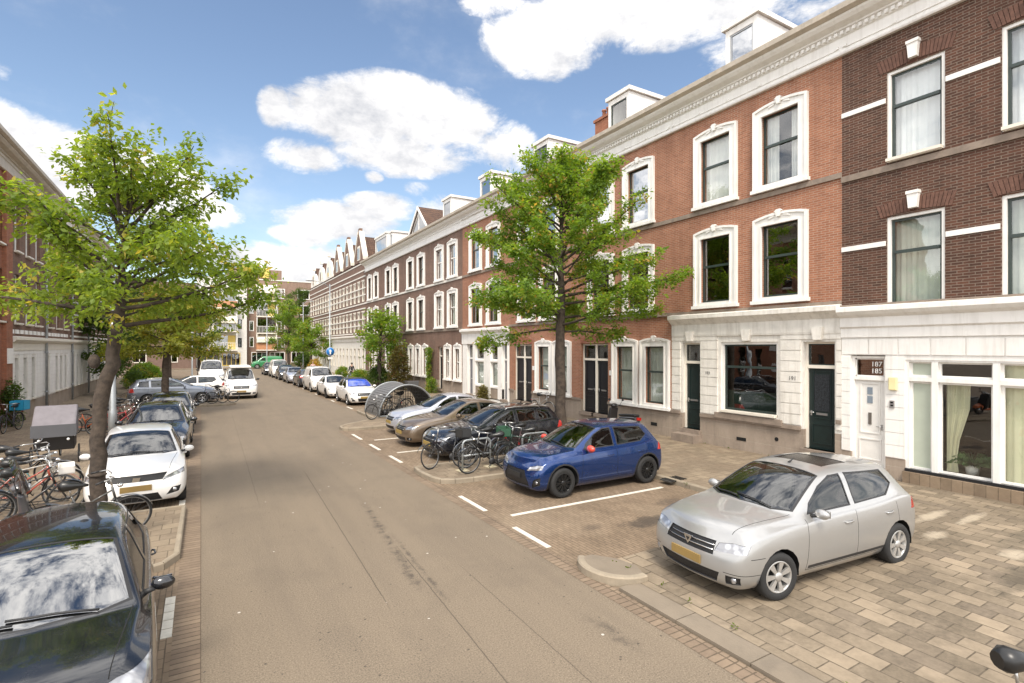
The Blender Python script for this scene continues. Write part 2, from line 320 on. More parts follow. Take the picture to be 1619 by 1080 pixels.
    def build(s, name, mats, parent=None, bevel=0, recalc=True):
        me = bpy.data.meshes.new(name); me.from_pydata(s.v, [], s.f)
        for mm in (mats if isinstance(mats, (list, tuple)) else [mats]): me.materials.append(mm)
        me.polygons.foreach_set('material_index', s.m); me.polygons.foreach_set('use_smooth', s.s)
        if recalc:
            bm = bmesh.new(); bm.from_mesh(me)
            bmesh.ops.remove_doubles(bm, verts=bm.verts, dist=1e-5)
            bmesh.ops.recalc_face_normals(bm, faces=bm.faces); bm.to_mesh(me); bm.free()
        o = bpy.data.objects.new(name, me); COL.objects.link(o)
        if parent is not None: o.parent = parent
        if bevel:
            b = o.modifiers.new('bevel', 'BEVEL'); b.width = bevel; b.segments = 2; b.limit_method = 'ANGLE'
        return o
def tag(o, label, cat, group=None, kind=None):
    if label: o['label'] = label
    if cat: o['category'] = cat
    if group: o['group'] = group
    if kind: o['kind'] = kind
    return o
def thing(name, label, cat, loc=(0, 0, 0), rz=0, group=None):
    o = bpy.data.objects.new(name, None); COL.objects.link(o); o.location = loc; o.rotation_euler = (0, 0, rz); o.empty_display_size = .2
    return tag(o, label, cat, group)
def copy_tree(o, parent=None):
    c = o.copy(); COL.objects.link(c); c.parent = parent
    for ch in list(o.children): copy_tree(ch, c)
    return c
def struct(mb, name, mats):
    o = mb.build(name, mats); o['kind'] = 'structure'; return o
# ------------------------------------------------------------ ground
def sheet(name, poly, z, mat):
    mb = MB(); mb.quad(*[(p[0], p[1], p[2] if len(p) > 2 else z) for p in poly]); return struct(mb, name, mat)
def slab(name, poly, z0, z1, mat):
    mb = MB(); mb.prism(poly, z0, z1, 2); return struct(mb, name, mat)
klinker = brick('clay_pavers', (.25, .185, .125), (.17, .125, .085), (.085, .065, .045), bw=.20, bh=.068, ms=.007, horiz=True, rot=1, stain=.55, wear=(.28, .225, .16),
                patches=[(7.3, 7.3, .75, .35, (.05, .042, .035), .75), (8.6, 8.0, .5, .3, (.07, .055, .045), .5), (6.2, 7.6, .3, .2, (.07, .055, .045), .4)])
gutterb = brick('gutter_pavers', (.24, .18, .125), (.17, .125, .09), (.075, .058, .04), bw=.30, bh=.105, ms=.009, horiz=True, off=.0, stain=.5)
flags = brick('paving_flags', (.30, .24, .17), (.13, .105, .075), (.06, .047, .034), bw=.36, bh=.245, ms=.008, horiz=True, rot=1, stain=.7, third=(.13, .105, .08),
              patches=[(11.9, 4.6, .9, .16, (.48, .41, .31), .62), (12.4, 4.15, .8, .12, (.48, .41, .31), .62), (10.7, 4.1, .5, .18, (.48, .41, .31), .62), (10.8, 3.1, .45, .22, (.48, .41, .31), .62), (9.9, 2.7, 1.3, .3, (.07, .06, .045), .6), (8.3, 1.9, 1.3, .4, (.08, .068, .055), .5), (11.8, 3.3, 1.2, .25, (.07, .06, .045), .5), (12.2, 8.0, 1.6, .6, (.30, .235, .165), .5)])
walk = brick('footway_tiles', (.27, .215, .15), (.18, .14, .10), (.09, .07, .05), bw=.30, bh=.30, ms=.008, horiz=True, stain=.55, third=(.2, .15, .105))
concrete = M('kerb_concrete', (.27, .225, .165), .9, var=.18, vs=3, bmp=.4, bs=30, dirt=.45)
roadpaint = M('road_paint', (.62, .58, .50), .8, var=.12, vs=12, dirt=.35)
sheet('ground', [(-400, -60), (400, -60), (400, 600), (-400, 600)], -.012, brick('ground_pavers', (.22, .17, .12), (.16, .12, .085), (.09, .07, .05), horiz=True, bw=.2, bh=.1))
road = sheet('road', [(0, -12), (4.8, -12), (4.8, 21.9), (6.8, 24), (6.8, 66), (6.9, 84), (25, 84), (25, 92), (-25, 92), (-25, 84), (1.75, 84), (1.75, 35), (1.2, 33.9), (0, 33.9)], 0, asphalt())
sheet('gutter', [(-.28, -12), (0, -12), (0, 33.9), (-.28, 33.9)], .003, gutterb)
sheet('gutter', [(4.62, -12), (4.86, -12), (4.86, 21.3), (4.62, 21.3)], .004, gutterb)
sheet('parking_bay', [(-2.25, -12), (-.28, -12), (-.28, 33.9), (-2.25, 33.9)], 0, klinker)
sheet('parking_bay', [(-5, 33.9), (1.75, 33.9), (1.75, 62), (-5, 62)], .004, klinker)
sheet('parking_bay', [(4.86, 6.2), (9.78, 6.2), (9.78, 21.5), (4.86, 21.5)], 0, klinker)
sheet('parking_bay', [(6.8, 27.4), (8.9, 27.4), (8.9, 66), (6.8, 66)], .004, klinker)
# near pavement, ramping up from the flush kerb to the footway
sheet('pavement', [(5.25, -12, .03), (9.78, -12, .10), (9.78, 6.2, .10), (5.25, 6.2, .03)], 0, flags)
sheet('pavement', [(9.78, -12), (14.6, -12), (14.6, 7.0), (9.78, 7.0)], .10, flags)
slab('pavement', [(9.9, 7.0), (14.6, 7.0), (14.6, 27.4), (9.9, 27.4)], -.01, .10, walk)
slab('pavement', [(9.0, 27.4), (14.6, 27.4), (14.6, 84), (9.0, 84)], -.01, .10, walk)
slab('pavement', [(-7.2, -12), (-2.25, -12), (-2.25, 33.9), (-7.2, 33.9)], -.01, .10, walk)
slab('pavement', [(-7.2, 33.9), (-4.6, 33.9), (-4.6, 84), (-7.2, 84)], -.01, .10, walk)
slab('pavement', [(-30, 92), (30, 92), (30, 98), (-30, 98)], -.01, .10, walk)
def kerb(pts, w=.12, z1=.12, z0=-.01):
    mb = MB(); pts = [Vector((x, y, 0)) for x, y in pts]; k = len(pts)
    L_ = []; R_ = []
    for i, p in enumerate(pts):
        d = (pts[min(i + 1, k - 1)] - pts[max(i - 1, 0)]).normalized(); n = Vector((-d.y, d.x, 0)) * w / 2; L_.append(p + n); R_.append(p - n)
    e = .018
    for i in range(k - 1):
        dd = (pts[i + 1] - pts[i]).length; ns = max(1, round(dd / .95)); gp = .006 if dd > .3 else 0
        for j in range(ns):
            f0, f1 = j / ns + gp / max(dd, .1), (j + 1) / ns - gp / max(dd, .1)
            a, b, c, d = L_[i].lerp(L_[i + 1], f0), L_[i].lerp(L_[i + 1], f1), R_[i].lerp(R_[i + 1], f1), R_[i].lerp(R_[i + 1], f0)
            ca = (a + d) / 2; cb = (b + c) / 2
            q = [a.lerp(ca, 0), b, c, d]; t_ = [a + (d - a).normalized() * e, b + (c - b).normalized() * e, c + (b - c).normalized() * e, d + (a - d).normalized() * e]
            vs = [(v.x, v.y, z0) for v in q] + [(v.x, v.y, z1 - e) for v in q] + [(v.x, v.y, z1) for v in t_]
            fs = [(0, 1, 5, 4), (1, 2, 6, 5), (2, 3, 7, 6), (3, 0, 4, 7), (4, 5, 9, 8), (5, 6, 10, 9), (6, 7, 11, 10), (7, 4, 8, 11), (8, 9, 10, 11)]
            mb.add(vs, fs)
    return struct(mb, 'kerb', concrete)
kerb([(9.84, 6.4), (9.84, 11.6)]); kerb([(9.84, 13.5), (9.84, 21.2)]); kerb([(8.94, 27.4), (8.94, 66)])
kerb([(-2.19, -12), (-2.19, 33.9)])
def island(poly, zt=.10):
    slab('pavement', poly, -.008, zt, walk)
isl = [(9.78, 11.66), (5.75, 11.66), (5.3, 11.72), (5.02, 11.9), (4.9, 12.25), (4.88, 13.0), (4.92, 13.44), (5.3, 13.5), (9.78, 13.5)]
island(isl); kerb([(9.78, 11.66), (5.75, 11.66), (5.3, 11.72), (5.02, 11.9), (4.91, 12.25), (4.88, 13.0), (4.92, 13.44), (5.3, 13.5), (9.78, 13.5)], .10, .115)
isl2 = [(9.9, 21.2), (5.0, 21.2), (4.84, 21.45), (4.86, 21.95), (5.2, 22.4), (6.4, 23.3), (6.78, 23.9), (6.8, 26.9), (7.2, 27.4), (9.9, 27.4)]
island(isl2); kerb([(9.8, 21.2), (5.0, 21.2), (4.84, 21.45), (4.86, 21.95), (5.2, 22.4), (6.4, 23.3), (6.78, 23.9), (6.8, 26.9), (7.2, 27.38), (8.9, 27.38)], .10, .115)
isl3 = [(-2.2, 9.15), (-.85, 9.2), (-.5, 9.38), (-.32, 9.7), (-.3, 12.6), (-2.2, 12.6)]
island(isl3); kerb([(-2.1, 9.15), (-.85, 9.2), (-.5, 9.38), (-.33, 9.7), (-.3, 12.55), (-2.1, 12.6)], .09, .115)
isl4 = [(-4.8, 33.9), (1.3, 33.9), (1.7, 34.3), (1.75, 35.2), (-4.8, 35.2)]
island(isl4); kerb([(-4.7, 33.9), (1.3, 33.9), (1.68, 34.3), (1.73, 35.15), (-4.7, 35.2)], .10, .115)
# flush kerb band and the rounded corner stone in front of the silver car
mb = MB()
y = 5.45
while y > -12: mb.box(4.9, 5.24, y - .985, y, -.01, .032); y -= 1.0
struct(mb, 'kerb', M('kerb_slab', (.20, .163, .12), .9, var=.12, vs=1.5, bmp=.4, bs=35, dirt=.5))
mb = MB(); ca_ = [(5.34 + .50 * math.cos(R(a)), 6.0 + .55 * math.sin(R(a))) for a in range(130, 276, 12)]; cs = ca_ + [(5.5, 5.75), (5.42, 6.1), (5.2, 6.4)]
mb.prism(cs, -.01, .10, 2); struct(mb, 'kerb', M('kerb_slab'))
kerb(ca_, .12, .115)
sheet('parking_bay', [(4.7, 21.0), (7.0, 21.0), (7.0, 28), (6.7, 28), (6.7, 24.2), (4.7, 22.2)], -.005, klinker)
# painted bay markings
mb = MB()
for y0, y1 in ((7.19, 8.31), (9.44, 10.66), (14.6, 15.7), (16.75, 17.9), (19.0, 20.3)): mb.box(4.89, 4.985, y0, y1, -.002, .008)
for x0, x1, yy in ((5.23, 9.35, 8.92), (5.3, 9.5, 18.62), (5.28, 9.5, 16.04)): mb.box(x0, x1, yy - .045, yy + .045, -.002, .0085)
for y0 in (7.15, 7.38, 7.61, 7.84, 8.07, 12.95, 13.18): mb.box(-.40, -.29, y0, y0 + .21, -.002, .008)
for y0, y1 in ((28.6, 29.8), (33.0, 33.9), (38.2, 39.2), (43.5, 44.6)): mb.box(6.9, 7.0, y0, y1, -.002, .009)
struct(mb, 'road_marking', roadpaint)
mb = MB(); mb.box(-.37, 0, -.16, .16, -.01, .012)
for i in range(6): mb.box(-.3 + i * .09, -.26 + i * .09, -.18, .18, .012, .02, 1)
o = mb.build('drain_grate', [M('cast_iron', (.06, .055, .05), .7, metal=.4), darkgap]); o.location = (9.95, 9.05, .095)
tag(o, 'dark cast iron gully grate set in the kerb behind the blue hatchback', 'drain grate')

# ------------------------------------------------------------ facades
def fR(out, a, z): return (-out, a, z)          # right-hand terrace, facing -X
def fL(out, a, z): return (out, a, z)           # left-hand terrace, facing +X
def fF(out, a, z): return (a, -out, z)          # faces -Y
def cellwall(mb, a0, a1, z0, z1, ops, depth=.30, out=0, m=0, mr_=None):
    ops = [o for o in ops if o[0] < a1 - 1e-4 and o[1] > a0 + 1e-4 and o[2] < z1 - 1e-4 and o[3] > z0 + 1e-4]
    A = sorted({a0, a1} | {min(max(o[i], a0), a1) for o in ops for i in (0, 1)})
    Z = sorted({z0, z1} | {min(max(o[i], z0), z1) for o in ops for i in (2, 3)})
    ins = lambda a, z: any(o[0] < a < o[1] and o[2] < z < o[3] for o in ops)
    for i in range(len(A) - 1):
        for j in range(len(Z) - 1):
            am, zm = (A[i] + A[i + 1]) / 2, (Z[j] + Z[j + 1]) / 2
            if not ins(am, zm): mb.quad((out, A[i], Z[j]), (out, A[i + 1], Z[j]), (out, A[i + 1], Z[j + 1]), (out, A[i], Z[j + 1]), m=m)
    mr_ = m if mr_ is None else mr_
    for o in ops:
        b0, b1, y0, y1 = max(o[0], a0), min(o[1], a1), max(o[2], z0), min(o[3], z1)
        if o[0] >= a0: mb.quad((out, b0, y0), (out, b0, y1), (out - depth, b0, y1), (out - depth, b0, y0), m=mr_)
        if o[1] <= a1: mb.quad((out, b1, y0), (out, b1, y1), (out - depth, b1, y1), (out - depth, b1, y0), m=mr_)
        if o[3] <= z1: mb.quad((out, b0, y1), (out, b1, y1), (out - depth, b1, y1), (out - depth, b0, y1), m=mr_)
        if o[2] >= z0: mb.quad((out, b0, y0), (out, b1, y0), (out - depth, b1, y0), (out - depth, b0, y0), m=mr_)
def courses(mb, a0, a1, z0, z1, ops, h=.31, gap=.018, t=.03, m=0, block=None):
    z = z0
    k = 0
    while z < z1 - .05:
        zt = min(z + h, z1); zm = (z + zt) / 2
        segs = [(a0, a1)]
        for o in ops:
            if o[2] < zt - .02 and o[3] > z + .02:
                ns = []
                for s0, s1 in segs:
                    if o[1] <= s0 or o[0] >= s1: ns.append((s0, s1)); continue
                    if o[0] > s0: ns.append((s0, o[0]))
                    if o[1] < s1: ns.append((o[1], s1))
                segs = ns
        for s0, s1 in segs:
            if s1 - s0 > .04: mb.box(0, t, s0 + .002, s1 - .002, z + gap, zt, m)
        z += h; k += 1
def arc(a0, a1, z, rise, n=8): return [(a0 + (a1 - a0) * i / n, z + rise * (1 - (2 * i / n - 1) ** 2)) for i in range(n + 1)]
def window(par, fn, a0, a1, z0, z1, frame=dark_sash, glass=house_glass, rail=.5, sur=None, cur=None, rec=.09, fw=.055, sill=True, mull=0, open_top=False, outer=None, nparts=True, curfrac=1.0, rise=.10):
    """one window: sash frame > pane, surround, sill, curtain"""
    mb = MB(fn); e = fw
    if outer:       # white fixed frame round a coloured sash
        mb.box(-rec - .03, -rec + .07, a0, a0 + outer, z0, z1, 1); mb.box(-rec - .03, -rec + .07, a1 - outer, a1, z0, z1, 1)
        mb.box(-rec - .03, -rec + .068, a0 + outer, a1 - outer, z1 - outer, z1, 1); mb.box(-rec - .03, -rec + .068, a0 + outer, a1 - outer, z0, z0 + outer, 1)
        a0 += outer; a1 -= outer; z0 += outer; z1 -= outer
    mb.box(-rec - .05, -rec, a0, a0 + e, z0, z1); mb.box(-rec - .05, -rec, a1 - e, a1, z0, z1)
    mb.box(-rec - .05, -rec - .002, a0 + e, a1 - e, z1 - e, z1); mb.box(-rec - .05, -rec - .002, a0 + e, a1 - e, z0, z0 + e * 1.2)
    zr = z0 + (z1 - z0) * rail
    if rail: mb.box(-rec - .05, -rec + .03, a0 + e, a1 - e, zr - .035, zr + .035)
    for i in range(mull):
        am = a0 + (a1 - a0) * (i + 1) / (mull + 1); mb.box(-rec - .05, -rec + .012, am - .03, am + .03, z0 + e, z1 - e)
    w = mb.build('window', [frame, white_paint], par)
    g = MB(fn)
    if rail:
        g.quad((-rec - .03, a0 + e, z0 + e), (-rec - .03, a1 - e, z0 + e), (-rec - .03, a1 - e, zr), (-rec - .03, a0 + e, zr))
        g.quad((-rec - .018, a0 + e, zr), (-rec - .018, a1 - e, zr), (-rec - .012, a1 - e, z1 - e), (-rec - .012, a0 + e, z1 - e))
    else: g.quad((-rec - .03, a0 + e, z0 + e), (-rec - .03, a1 - e, z0 + e), (-rec - .03, a1 - e, z1 - e), (-rec - .03, a0 + e, z1 - e))
    g.build('pane', glass, w, recalc=False)
    if cur:
        c = MB(fn); n = 26; zt = z1; zb = z0 + (z1 - z0) * (1 - curfrac)
        for s0, s1 in (((0, 1),) if curfrac <= 1 else ((0, .34), (.66, 1))):
            if curfrac > 1: zb = z0
            pts = [(a0 + (a1 - a0) * (s0 + (s1 - s0) * i / n), -rec - .16 - .02 * math.sin(i * 2.2) - .012 * math.sin(i * 5.1)) for i in range(n + 1)]
            vs = [(p[1], p[0], zb) for p in pts] + [(p[1], p[0], zt) for p in pts]
            c.add(vs, [(i, i + 1, n + 2 + i, n + 1 + i) for i in range(n)], 0, True)
        c.build('curtain', cur, w, recalc=False)
    if sur:
        ms = sur; s_ = MB(fn); sw = .21
        A0, A1 = a0 - sw, a1 + sw; zt = z1 + .26
        s_.box(0, .055, A0, a0 + .01, z0 - .14, zt - .06); s_.box(0, .055, a1 - .01, A1, z0 - .14, zt - .06)
        # arched head
        top = arc(A0, A1, zt - .06, rise); s_.prism([(a0 + .01, z1 - .01)] + [(a1 - .01, z1 - .01), (a1 - .01, zt - .06)] + [(A1, zt - .06)] + top[::-1][1:-1] + [(A0, zt - .06), (a0 + .01, zt - .06)], 0, .056, 0)
        # outer moulding, proud of the flat band
        s_.box(.0, .095, A0 - .045, A0 + .035, z0 - .14, zt - .055); s_.box(.0, .095, A1 - .035, A1 + .045, z0 - .14, zt - .055)
        a_ = arc(A0 - .045, A1 + .045, zt - .055, rise + .01); b_ = arc(A0 + .035, A1 - .035, zt - .11, rise - .005)
        for i in range(8):
            s_.prism([a_[i], a_[i + 1], b_[i + 1], b_[i]], 0, .097, 0)
        s_.box(0, .075, a0 - .03, a0 + .012, z0, z1); s_.box(0, .075, a1 - .012, a1 + .03, z0, z1); s_.box(0, .076, a0 - .03, a1 + .03, z1 - .012, z1 + .03)
        am = (a0 + a1) / 2; zk = zt - .05 + rise
        s_.prism([(am - .05, zk - .13), (am + .05, zk - .13), (am + .08, zk + .02), (am - .08, zk + .02)], .05, .125, 0)
        s_.prism([(am - .13, zk + .02), (am + .13, zk + .02), (am + .05, zk + .08), (am - .05, zk + .08)], .05, .12, 0)
        for sg in (-1, 1):
            s_.prism([(am + sg * .13, zk - .11), (am + sg * .34, zk - .16), (am + sg * .30, zk - .09), (am + sg * .15, zk - .04)], .05, .085, 0)
        s_.build('surround', sur, w)
    if sill:
        s2 = MB(fn); d = .30 if sur else .04
        s2.box(-rec, .14, a0 - d, a1 + d, z0 - (.20 if sur else .07), z0 - (.10 if sur else .0), 0)
        s2.box(-rec, .10, a0 - .02, a1 + .02, z0 - .10 if sur else z0 - .09, z0 - .004 if sur else z0 - .06, 0)
        s2.build('sill', sur or cream_paint, w)
    return w
def door(par, fn, a0, a1, z0, z1, mat=green_wood, trans=.55, frame=cream_paint, rec=.18, panels=True, arch=0, lb=True, hand=1, glass=house_glass, fw=.06):
    """entrance: leaf > letter_box, handle, frame, transom light"""
    zt = z1 - trans
    d = MB(fn); d.box(-rec - .05, -rec, a0 + fw, a1 - fw, z0, zt - .09)
    w = a1 - a0 - 2 * fw
    if panels:
        for (p0, p1, q0, q1) in ((.12, .88, .06, .30), (.16, .84, .36, .93)):
            x0, x1 = a0 + fw + w * p0, a0 + fw + w * p1; y0, y1 = z0 + (zt - z0) * q0, z0 + (zt - z0) * q1
            for (b0, b1, c0, c1) in ((x0, x0 + .03, y0, y1), (x1 - .03, x1, y0, y1), (x0 + .03, x1 - .03, y0, y0 + .03), (x0 + .03, x1 - .03, y1 - .03, y1)): d.box(-rec, -rec + .018, b0, b1, c0, c1)
    dd = d.build('door', mat, par)
    f = MB(fn); f.box(-rec - .06, -rec + .05, a0, a0 + fw, z0, z1); f.box(-rec - .06, -rec + .05, a1 - fw, a1, z0, z1)
    f.box(-rec - .06, -rec + .06, a0 + fw, a1 - fw, zt - .09, zt); f.box(-rec - .06, -rec + .048, a0 + fw, a1 - fw, z1 - fw, z1)
    f.build('frame', frame, dd)
    g = MB(fn); g.box(-rec - .03, -rec - .012, a0 + fw + .03, a1 - fw - .03, zt + .03, z1 - fw - .03)
    g.build('transom_pane', glass, dd)
    k = MB(fn)
    for (b0, b1, c0, c1) in ((a0 + fw, a0 + fw + .03, zt, z1 - fw), (a1 - fw - .03, a1 - fw, zt, z1 - fw), (a0 + fw, a1 - fw, zt, zt + .03), (a0 + fw, a1 - fw, z1 - fw - .03, z1 - fw)): k.box(-rec - .04, -rec + .005, b0, b1, c0, c1)
    k.build('transom_frame', mat, dd)
    if lb:
        am = (a0 + a1) / 2; l = MB(fn); zl = z0 + (zt - z0) * .42
        l.box(-rec, -rec + .03, am - .15, am + .15, zl - .03, zl + .03); l.build('letter_box', steel, dd)
    h = MB(fn); ah = a0 + fw + .07 if hand > 0 else a1 - fw - .07; zh = z0 + 1.0
    h.tube([(-rec, ah, zh), (-rec + .06, ah, zh), (-rec + .06, ah + .1 * hand, zh)], .013); h.box(-rec, -rec + .012, ah - .02, ah + .02, zh - .09, zh + .05)
    h.build('handle', steel, dd)
    s = MB(fn); s.box(-rec - .2, .10, a0 - .05, a1 + .05, z0 - .14, z0); s.build('door_step', stone, dd)
    return dd
def cornice(par, fn, a0, a1, z0=10.9, dent=True, mat=white_paint, white=True):
    mb = MB(fn)
    mb.prism([(0, z0), (.10, z0), (.12, z0 + 0.037), (.12, z0 + 0.074), (.06, z0 + 0.104), (.06, z0 + 0.462), (.10, z0 + 0.492), (.10, z0 + 0.596), (.17, z0 + 0.626), (.17, z0 + 0.670), (.36, z0 + 0.730), (.44, z0 + 0.805), (.46, z0 + 0.857), (0, z0 + 0.857)], a0, a1, 1)
    if dent:
        n = int((a1 - a0) / .145)
        for i in range(n):
            a = a0 + (a1 - a0) * (i + .5) / n; mb.box(.10, .165, a - .04, a + .04, z0 + 0.507, z0 + 0.596)
        n = int((a1 - a0) / 1.1)
        for i in range(n + 1):     # raised panel moulding of the frieze
            a = a0 + .1 + (a1 - a0 - .2) * i / n
            mb.box(.06, .10, a - .05, a + .05, z0 + 0.194, z0 + 0.253)
        mb.box(.06, .085, a0 + .1, a1 - .1, z0 + 0.179, z0 + 0.201)
    c = mb.build('cornice', mat, par)
    g = MB(fn); g.prism([(.2, z0 + 0.857), (.50, z0 + 0.857), (.60, z0 + 0.909), (.62, z0 + 1.043), (.56, z0 + 1.043), (.5, z0 + 1.117), (.1, z0 + 1.132)], a0, a1, 1)
    g.build('gutter', gutter_paint, par)
    return c
def roof(par, fn, a0, a1, z=12.0, depth=4.6, rise=2.45, hump=None):
    mb = MB(fn); mb.prism([(.1, z), (-depth, z + rise), (-2 * depth, z), (-2 * depth, z - .2), (.1, z - .2)], a0, a1, 1)
    if hump is not None: mb.prism([(-.25, z), (-1.0, z + .95), (-2.6, z + 1.6), (-2.6, z)], hump, hump + .5, 1)
    return mb.build('roof', tiles, par)
def dormer(par, fn, a0, a1, z0=12.4, z1=13.85, out=-.7, glass=sky_glass, cheek=white_paint, slope=0):
    mb = MB(fn)
    f = .16; b = -3.2
    for sg, (p, q) in enumerate(((a0, a0 + .1), (a1 - .1, a1))): mb.prism([(out, z0 - .2), (out + slope * -.0, z1), (b, z1 - .05), (b, z0 - .2)], p, q, 1)
    mb.box(out, out + .03, a0, a0 + f, z0 - .2, z1 - .02); mb.box(out, out + .03, a1 - f, a1, z0 - .2, z1 - .02)
    mb.box(out, out + .032, a0 + f, a1 - f, z1 - .22, z1 - .02); mb.box(out, out + .032, a0 + f, a1 - f, z0 - .2, z0 + .14)
    d = mb.build('dormer', cheek, par)
    r = MB(fn); r.box(b, out + .12, a0 - .1, a1 + .1, z1, z1 + .16); r.build('dormer_roof', M('roof_trim', (.7, .68, .64), .6), d)
    w = MB(fn); w.box(out - .03, out + .01, a0 + f, a0 + f + .05, z0 + .14, z1 - .22); w.box(out - .03, out + .01, a1 - f - .05, a1 - f, z0 + .14, z1 - .22)
    w.box(out - .03, out + .008, a0 + f + .05, a1 - f - .05, z1 - .27, z1 - .22); w.box(out - .03, out + .008, a0 + f + .05, a1 - f - .05, z0 + .14, z0 + .19)
    w.build('dormer_frame', dark_sash if glass is not sky_glass else metal_grey, d)
    g = MB(fn); g.quad((out - .02, a0 + f, z0 + .14), (out - .02, a1 - f, z0 + .14), (out - .02, a1 - f, z1 - .22), (out - .02, a0 + f, z1 - .22)); g.build('pane', glass, d, recalc=False)
    return d
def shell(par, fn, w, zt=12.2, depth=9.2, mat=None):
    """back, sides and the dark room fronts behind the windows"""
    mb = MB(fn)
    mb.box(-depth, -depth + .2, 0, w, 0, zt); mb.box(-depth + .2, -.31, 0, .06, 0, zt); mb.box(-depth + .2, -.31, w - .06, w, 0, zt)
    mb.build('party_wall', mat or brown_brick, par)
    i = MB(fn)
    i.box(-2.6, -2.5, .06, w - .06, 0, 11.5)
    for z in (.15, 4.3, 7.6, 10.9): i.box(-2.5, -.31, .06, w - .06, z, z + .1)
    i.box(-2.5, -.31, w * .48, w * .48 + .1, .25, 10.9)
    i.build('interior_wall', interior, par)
def walls(par, fn, w, ops, zones, name='wall'):
    for z0, z1, m, nm in zones:
        mb = MB(fn); cellwall(mb, 0, w, z0, z1, ops, m=0); mb.build(nm, m, par, recalc=False)
def arc_voussoirs(par, fn, c, z, hw, n=20, k0=.06, up=.32, mat=None):
    ab = MB(fn)
    for i in range(n):
        t0 = -1 + 2 * i / n + .008; t1 = -1 + 2 * (i + 1) / n - .008
        f = lambda t, u: (c + t * (hw + u * .10), z + k0 * (1 - t * t) + u * up)
        ab.prism([f(t0, 0), f(t1, 0), f(t1, 1), f(t0, 1)], -.002, .018, 0)
    return ab.build('brick_arch', mat, par)
def bandpart(par, fn, w, z, h=.16, out=.05, m=stone, name='string_course'):
    mb = MB(fn); mb.box(0, out, 0, w, z - h / 2, z + h / 2); return mb.build(name, m, par)
def arch_open(mb, a0, a1, z, rise=.12, out=.004, t=.34, m=0):   # brick or stone filler that rounds an opening's head
    t_ = arc(a0, a1, z, rise)
def txt(par, s_, loc, size, mat, rot, name='house_number', ext=.004):
    cu = bpy.data.curves.new(name, 'FONT'); cu.body = s_; cu.size = size; cu.extrude = ext; cu.align_x = 'CENTER'; cu.align_y = 'CENTER'
    tmp = bpy.data.objects.new('tmp', cu); COL.objects.link(tmp); dg = bpy.context.evaluated_depsgraph_get(); me = bpy.data.meshes.new_from_object(tmp.evaluated_get(dg))
    bpy.data.objects.remove(tmp); me.name = name; me.materials.clear(); me.materials.append(mat)
    o = bpy.data.objects.new(name, me); COL.objects.link(o); o.location = loc; o.rotation_euler = rot
    if par: o.parent = par
    return o
XF = 14.45
UP = [(4.78, 6.90), (8.10, 10.16)]
RG = 'terraced houses along the right side of the street'
def upper(par, fn, centres, wdt, curs, glass=house_glass, frame=dark_sash, sur=white_paint, hw=None):
    ops = []
    for j, (z0, z1) in enumerate(UP):
        for i, c in enumerate(centres):
            window(par, fn, c - wdt / 2, c + wdt / 2, z0, z1, frame, glass[j] if isinstance(glass, (list, tuple)) else glass, .56, sur, curs[j][i], curfrac=1.2 if (i + j + int(centres[0] * 7)) % 3 == 0 else 1.0); ops.append((c - wdt / 2, c + wdt / 2, z0, z1))
    return ops
# --- R0: dark brick house with the white shopfront, nearest the camera on the right
y0 = 1.65; w = 7.53 - y0; h = thing('row_house', 'dark brown brick house with wide curtained ground floor window, nearest on the right', 'house', (XF, y0, 0), group=RG)
A = lambda y: y - y0
ops = []
for (p, q) in ((5.31, 6.48), (3.15, 4.33)):
    for z0, z1, cu, gl in ((4.25, 6.47, netd, house_glass), (7.80, 10.0, blind, sky_glass)):
        window(h, fR, A(p), A(q), z0, z1, dark_sash, house_glass, .62, None, cu, rec=.10, outer=.07, curfrac=1.0, sill=True); ops.append((A(p), A(q), z0, z1))
ops.append((A(6.51), A(7.31), .22, 3.10)); ops.append((A(1.95), A(6.09), .42, 3.0))
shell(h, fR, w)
walls(h, fR, w, ops, [(.02, .62, plinth_stone, 'plinth'), (.62, 4.1, white_paint, 'ground_floor_wall'), (4.1, 10.9, dark_brick, 'wall')])
mb = MB(fR); courses(mb, 0, w, .62, 3.1, ops, .305, .014, .022)
for i in range(9):      # voussoir blocks above the openings
    mb.box(0, .024, .02 + i * w / 9, (i + 1) * w / 9 - .012, 3.12, 3.50)
mb.build('rustication', white_paint, h)
mb = MB(fR); mb.prism([(0, 3.55), (.05, 3.55), (.05, 3.78), (.10, 3.82), (.10, 4.05), (.22, 4.12), (.30, 4.2), (.30, 4.30), (0, 4.36)], 0, w, 1); mb.build('shop_cornice', white_paint, h)
bandpart(h, fR, w, 7.66, .15, .05)
bandpart(h, fR, w, 4.33, .12, .10)
for z in (5.84, 9.33):
    for p, q in ((6.5, 7.53), (4.35, 5.29), (1.65, 3.13)): mb = MB(fR); mb.box(-.01, .03, A(p), A(q), z - .06, z + .06); mb.build('stone_band', white_paint, h)
archb = M('arch_brick', (.13, .065, .045), .85, var=.3, vs=9)
for (p, q) in ((5.31, 6.48), (3.15, 4.33)):
    c = A((p + q) / 2)
    for z in (6.47, 10.0):
        mb = MB(fR); mb.prism([(c - .085, z + .10), (c + .085, z + .10), (c + .12, z + .48), (c - .12, z + .48)], .0, .13, 0); mb.box(.0, .15, c - .13, c + .13, z + .43, z + .50); mb.build('keystone', white_paint, h)
        arc_voussoirs(h, fR, c, z, .72, mat=archb)
d = door(h, fR, A(6.51), A(7.31), .32, 3.08, M('white_door', (.72, .70, .66), .35, dirt=.05), .52, white_paint, rec=.12, lb=False, hand=1)
mb = MB(fR)
am = A(6.91)
for z in (1.98, 2.20): mb.box(-.13, -.105, am - .06, am + .06, z - .09, z + .09)
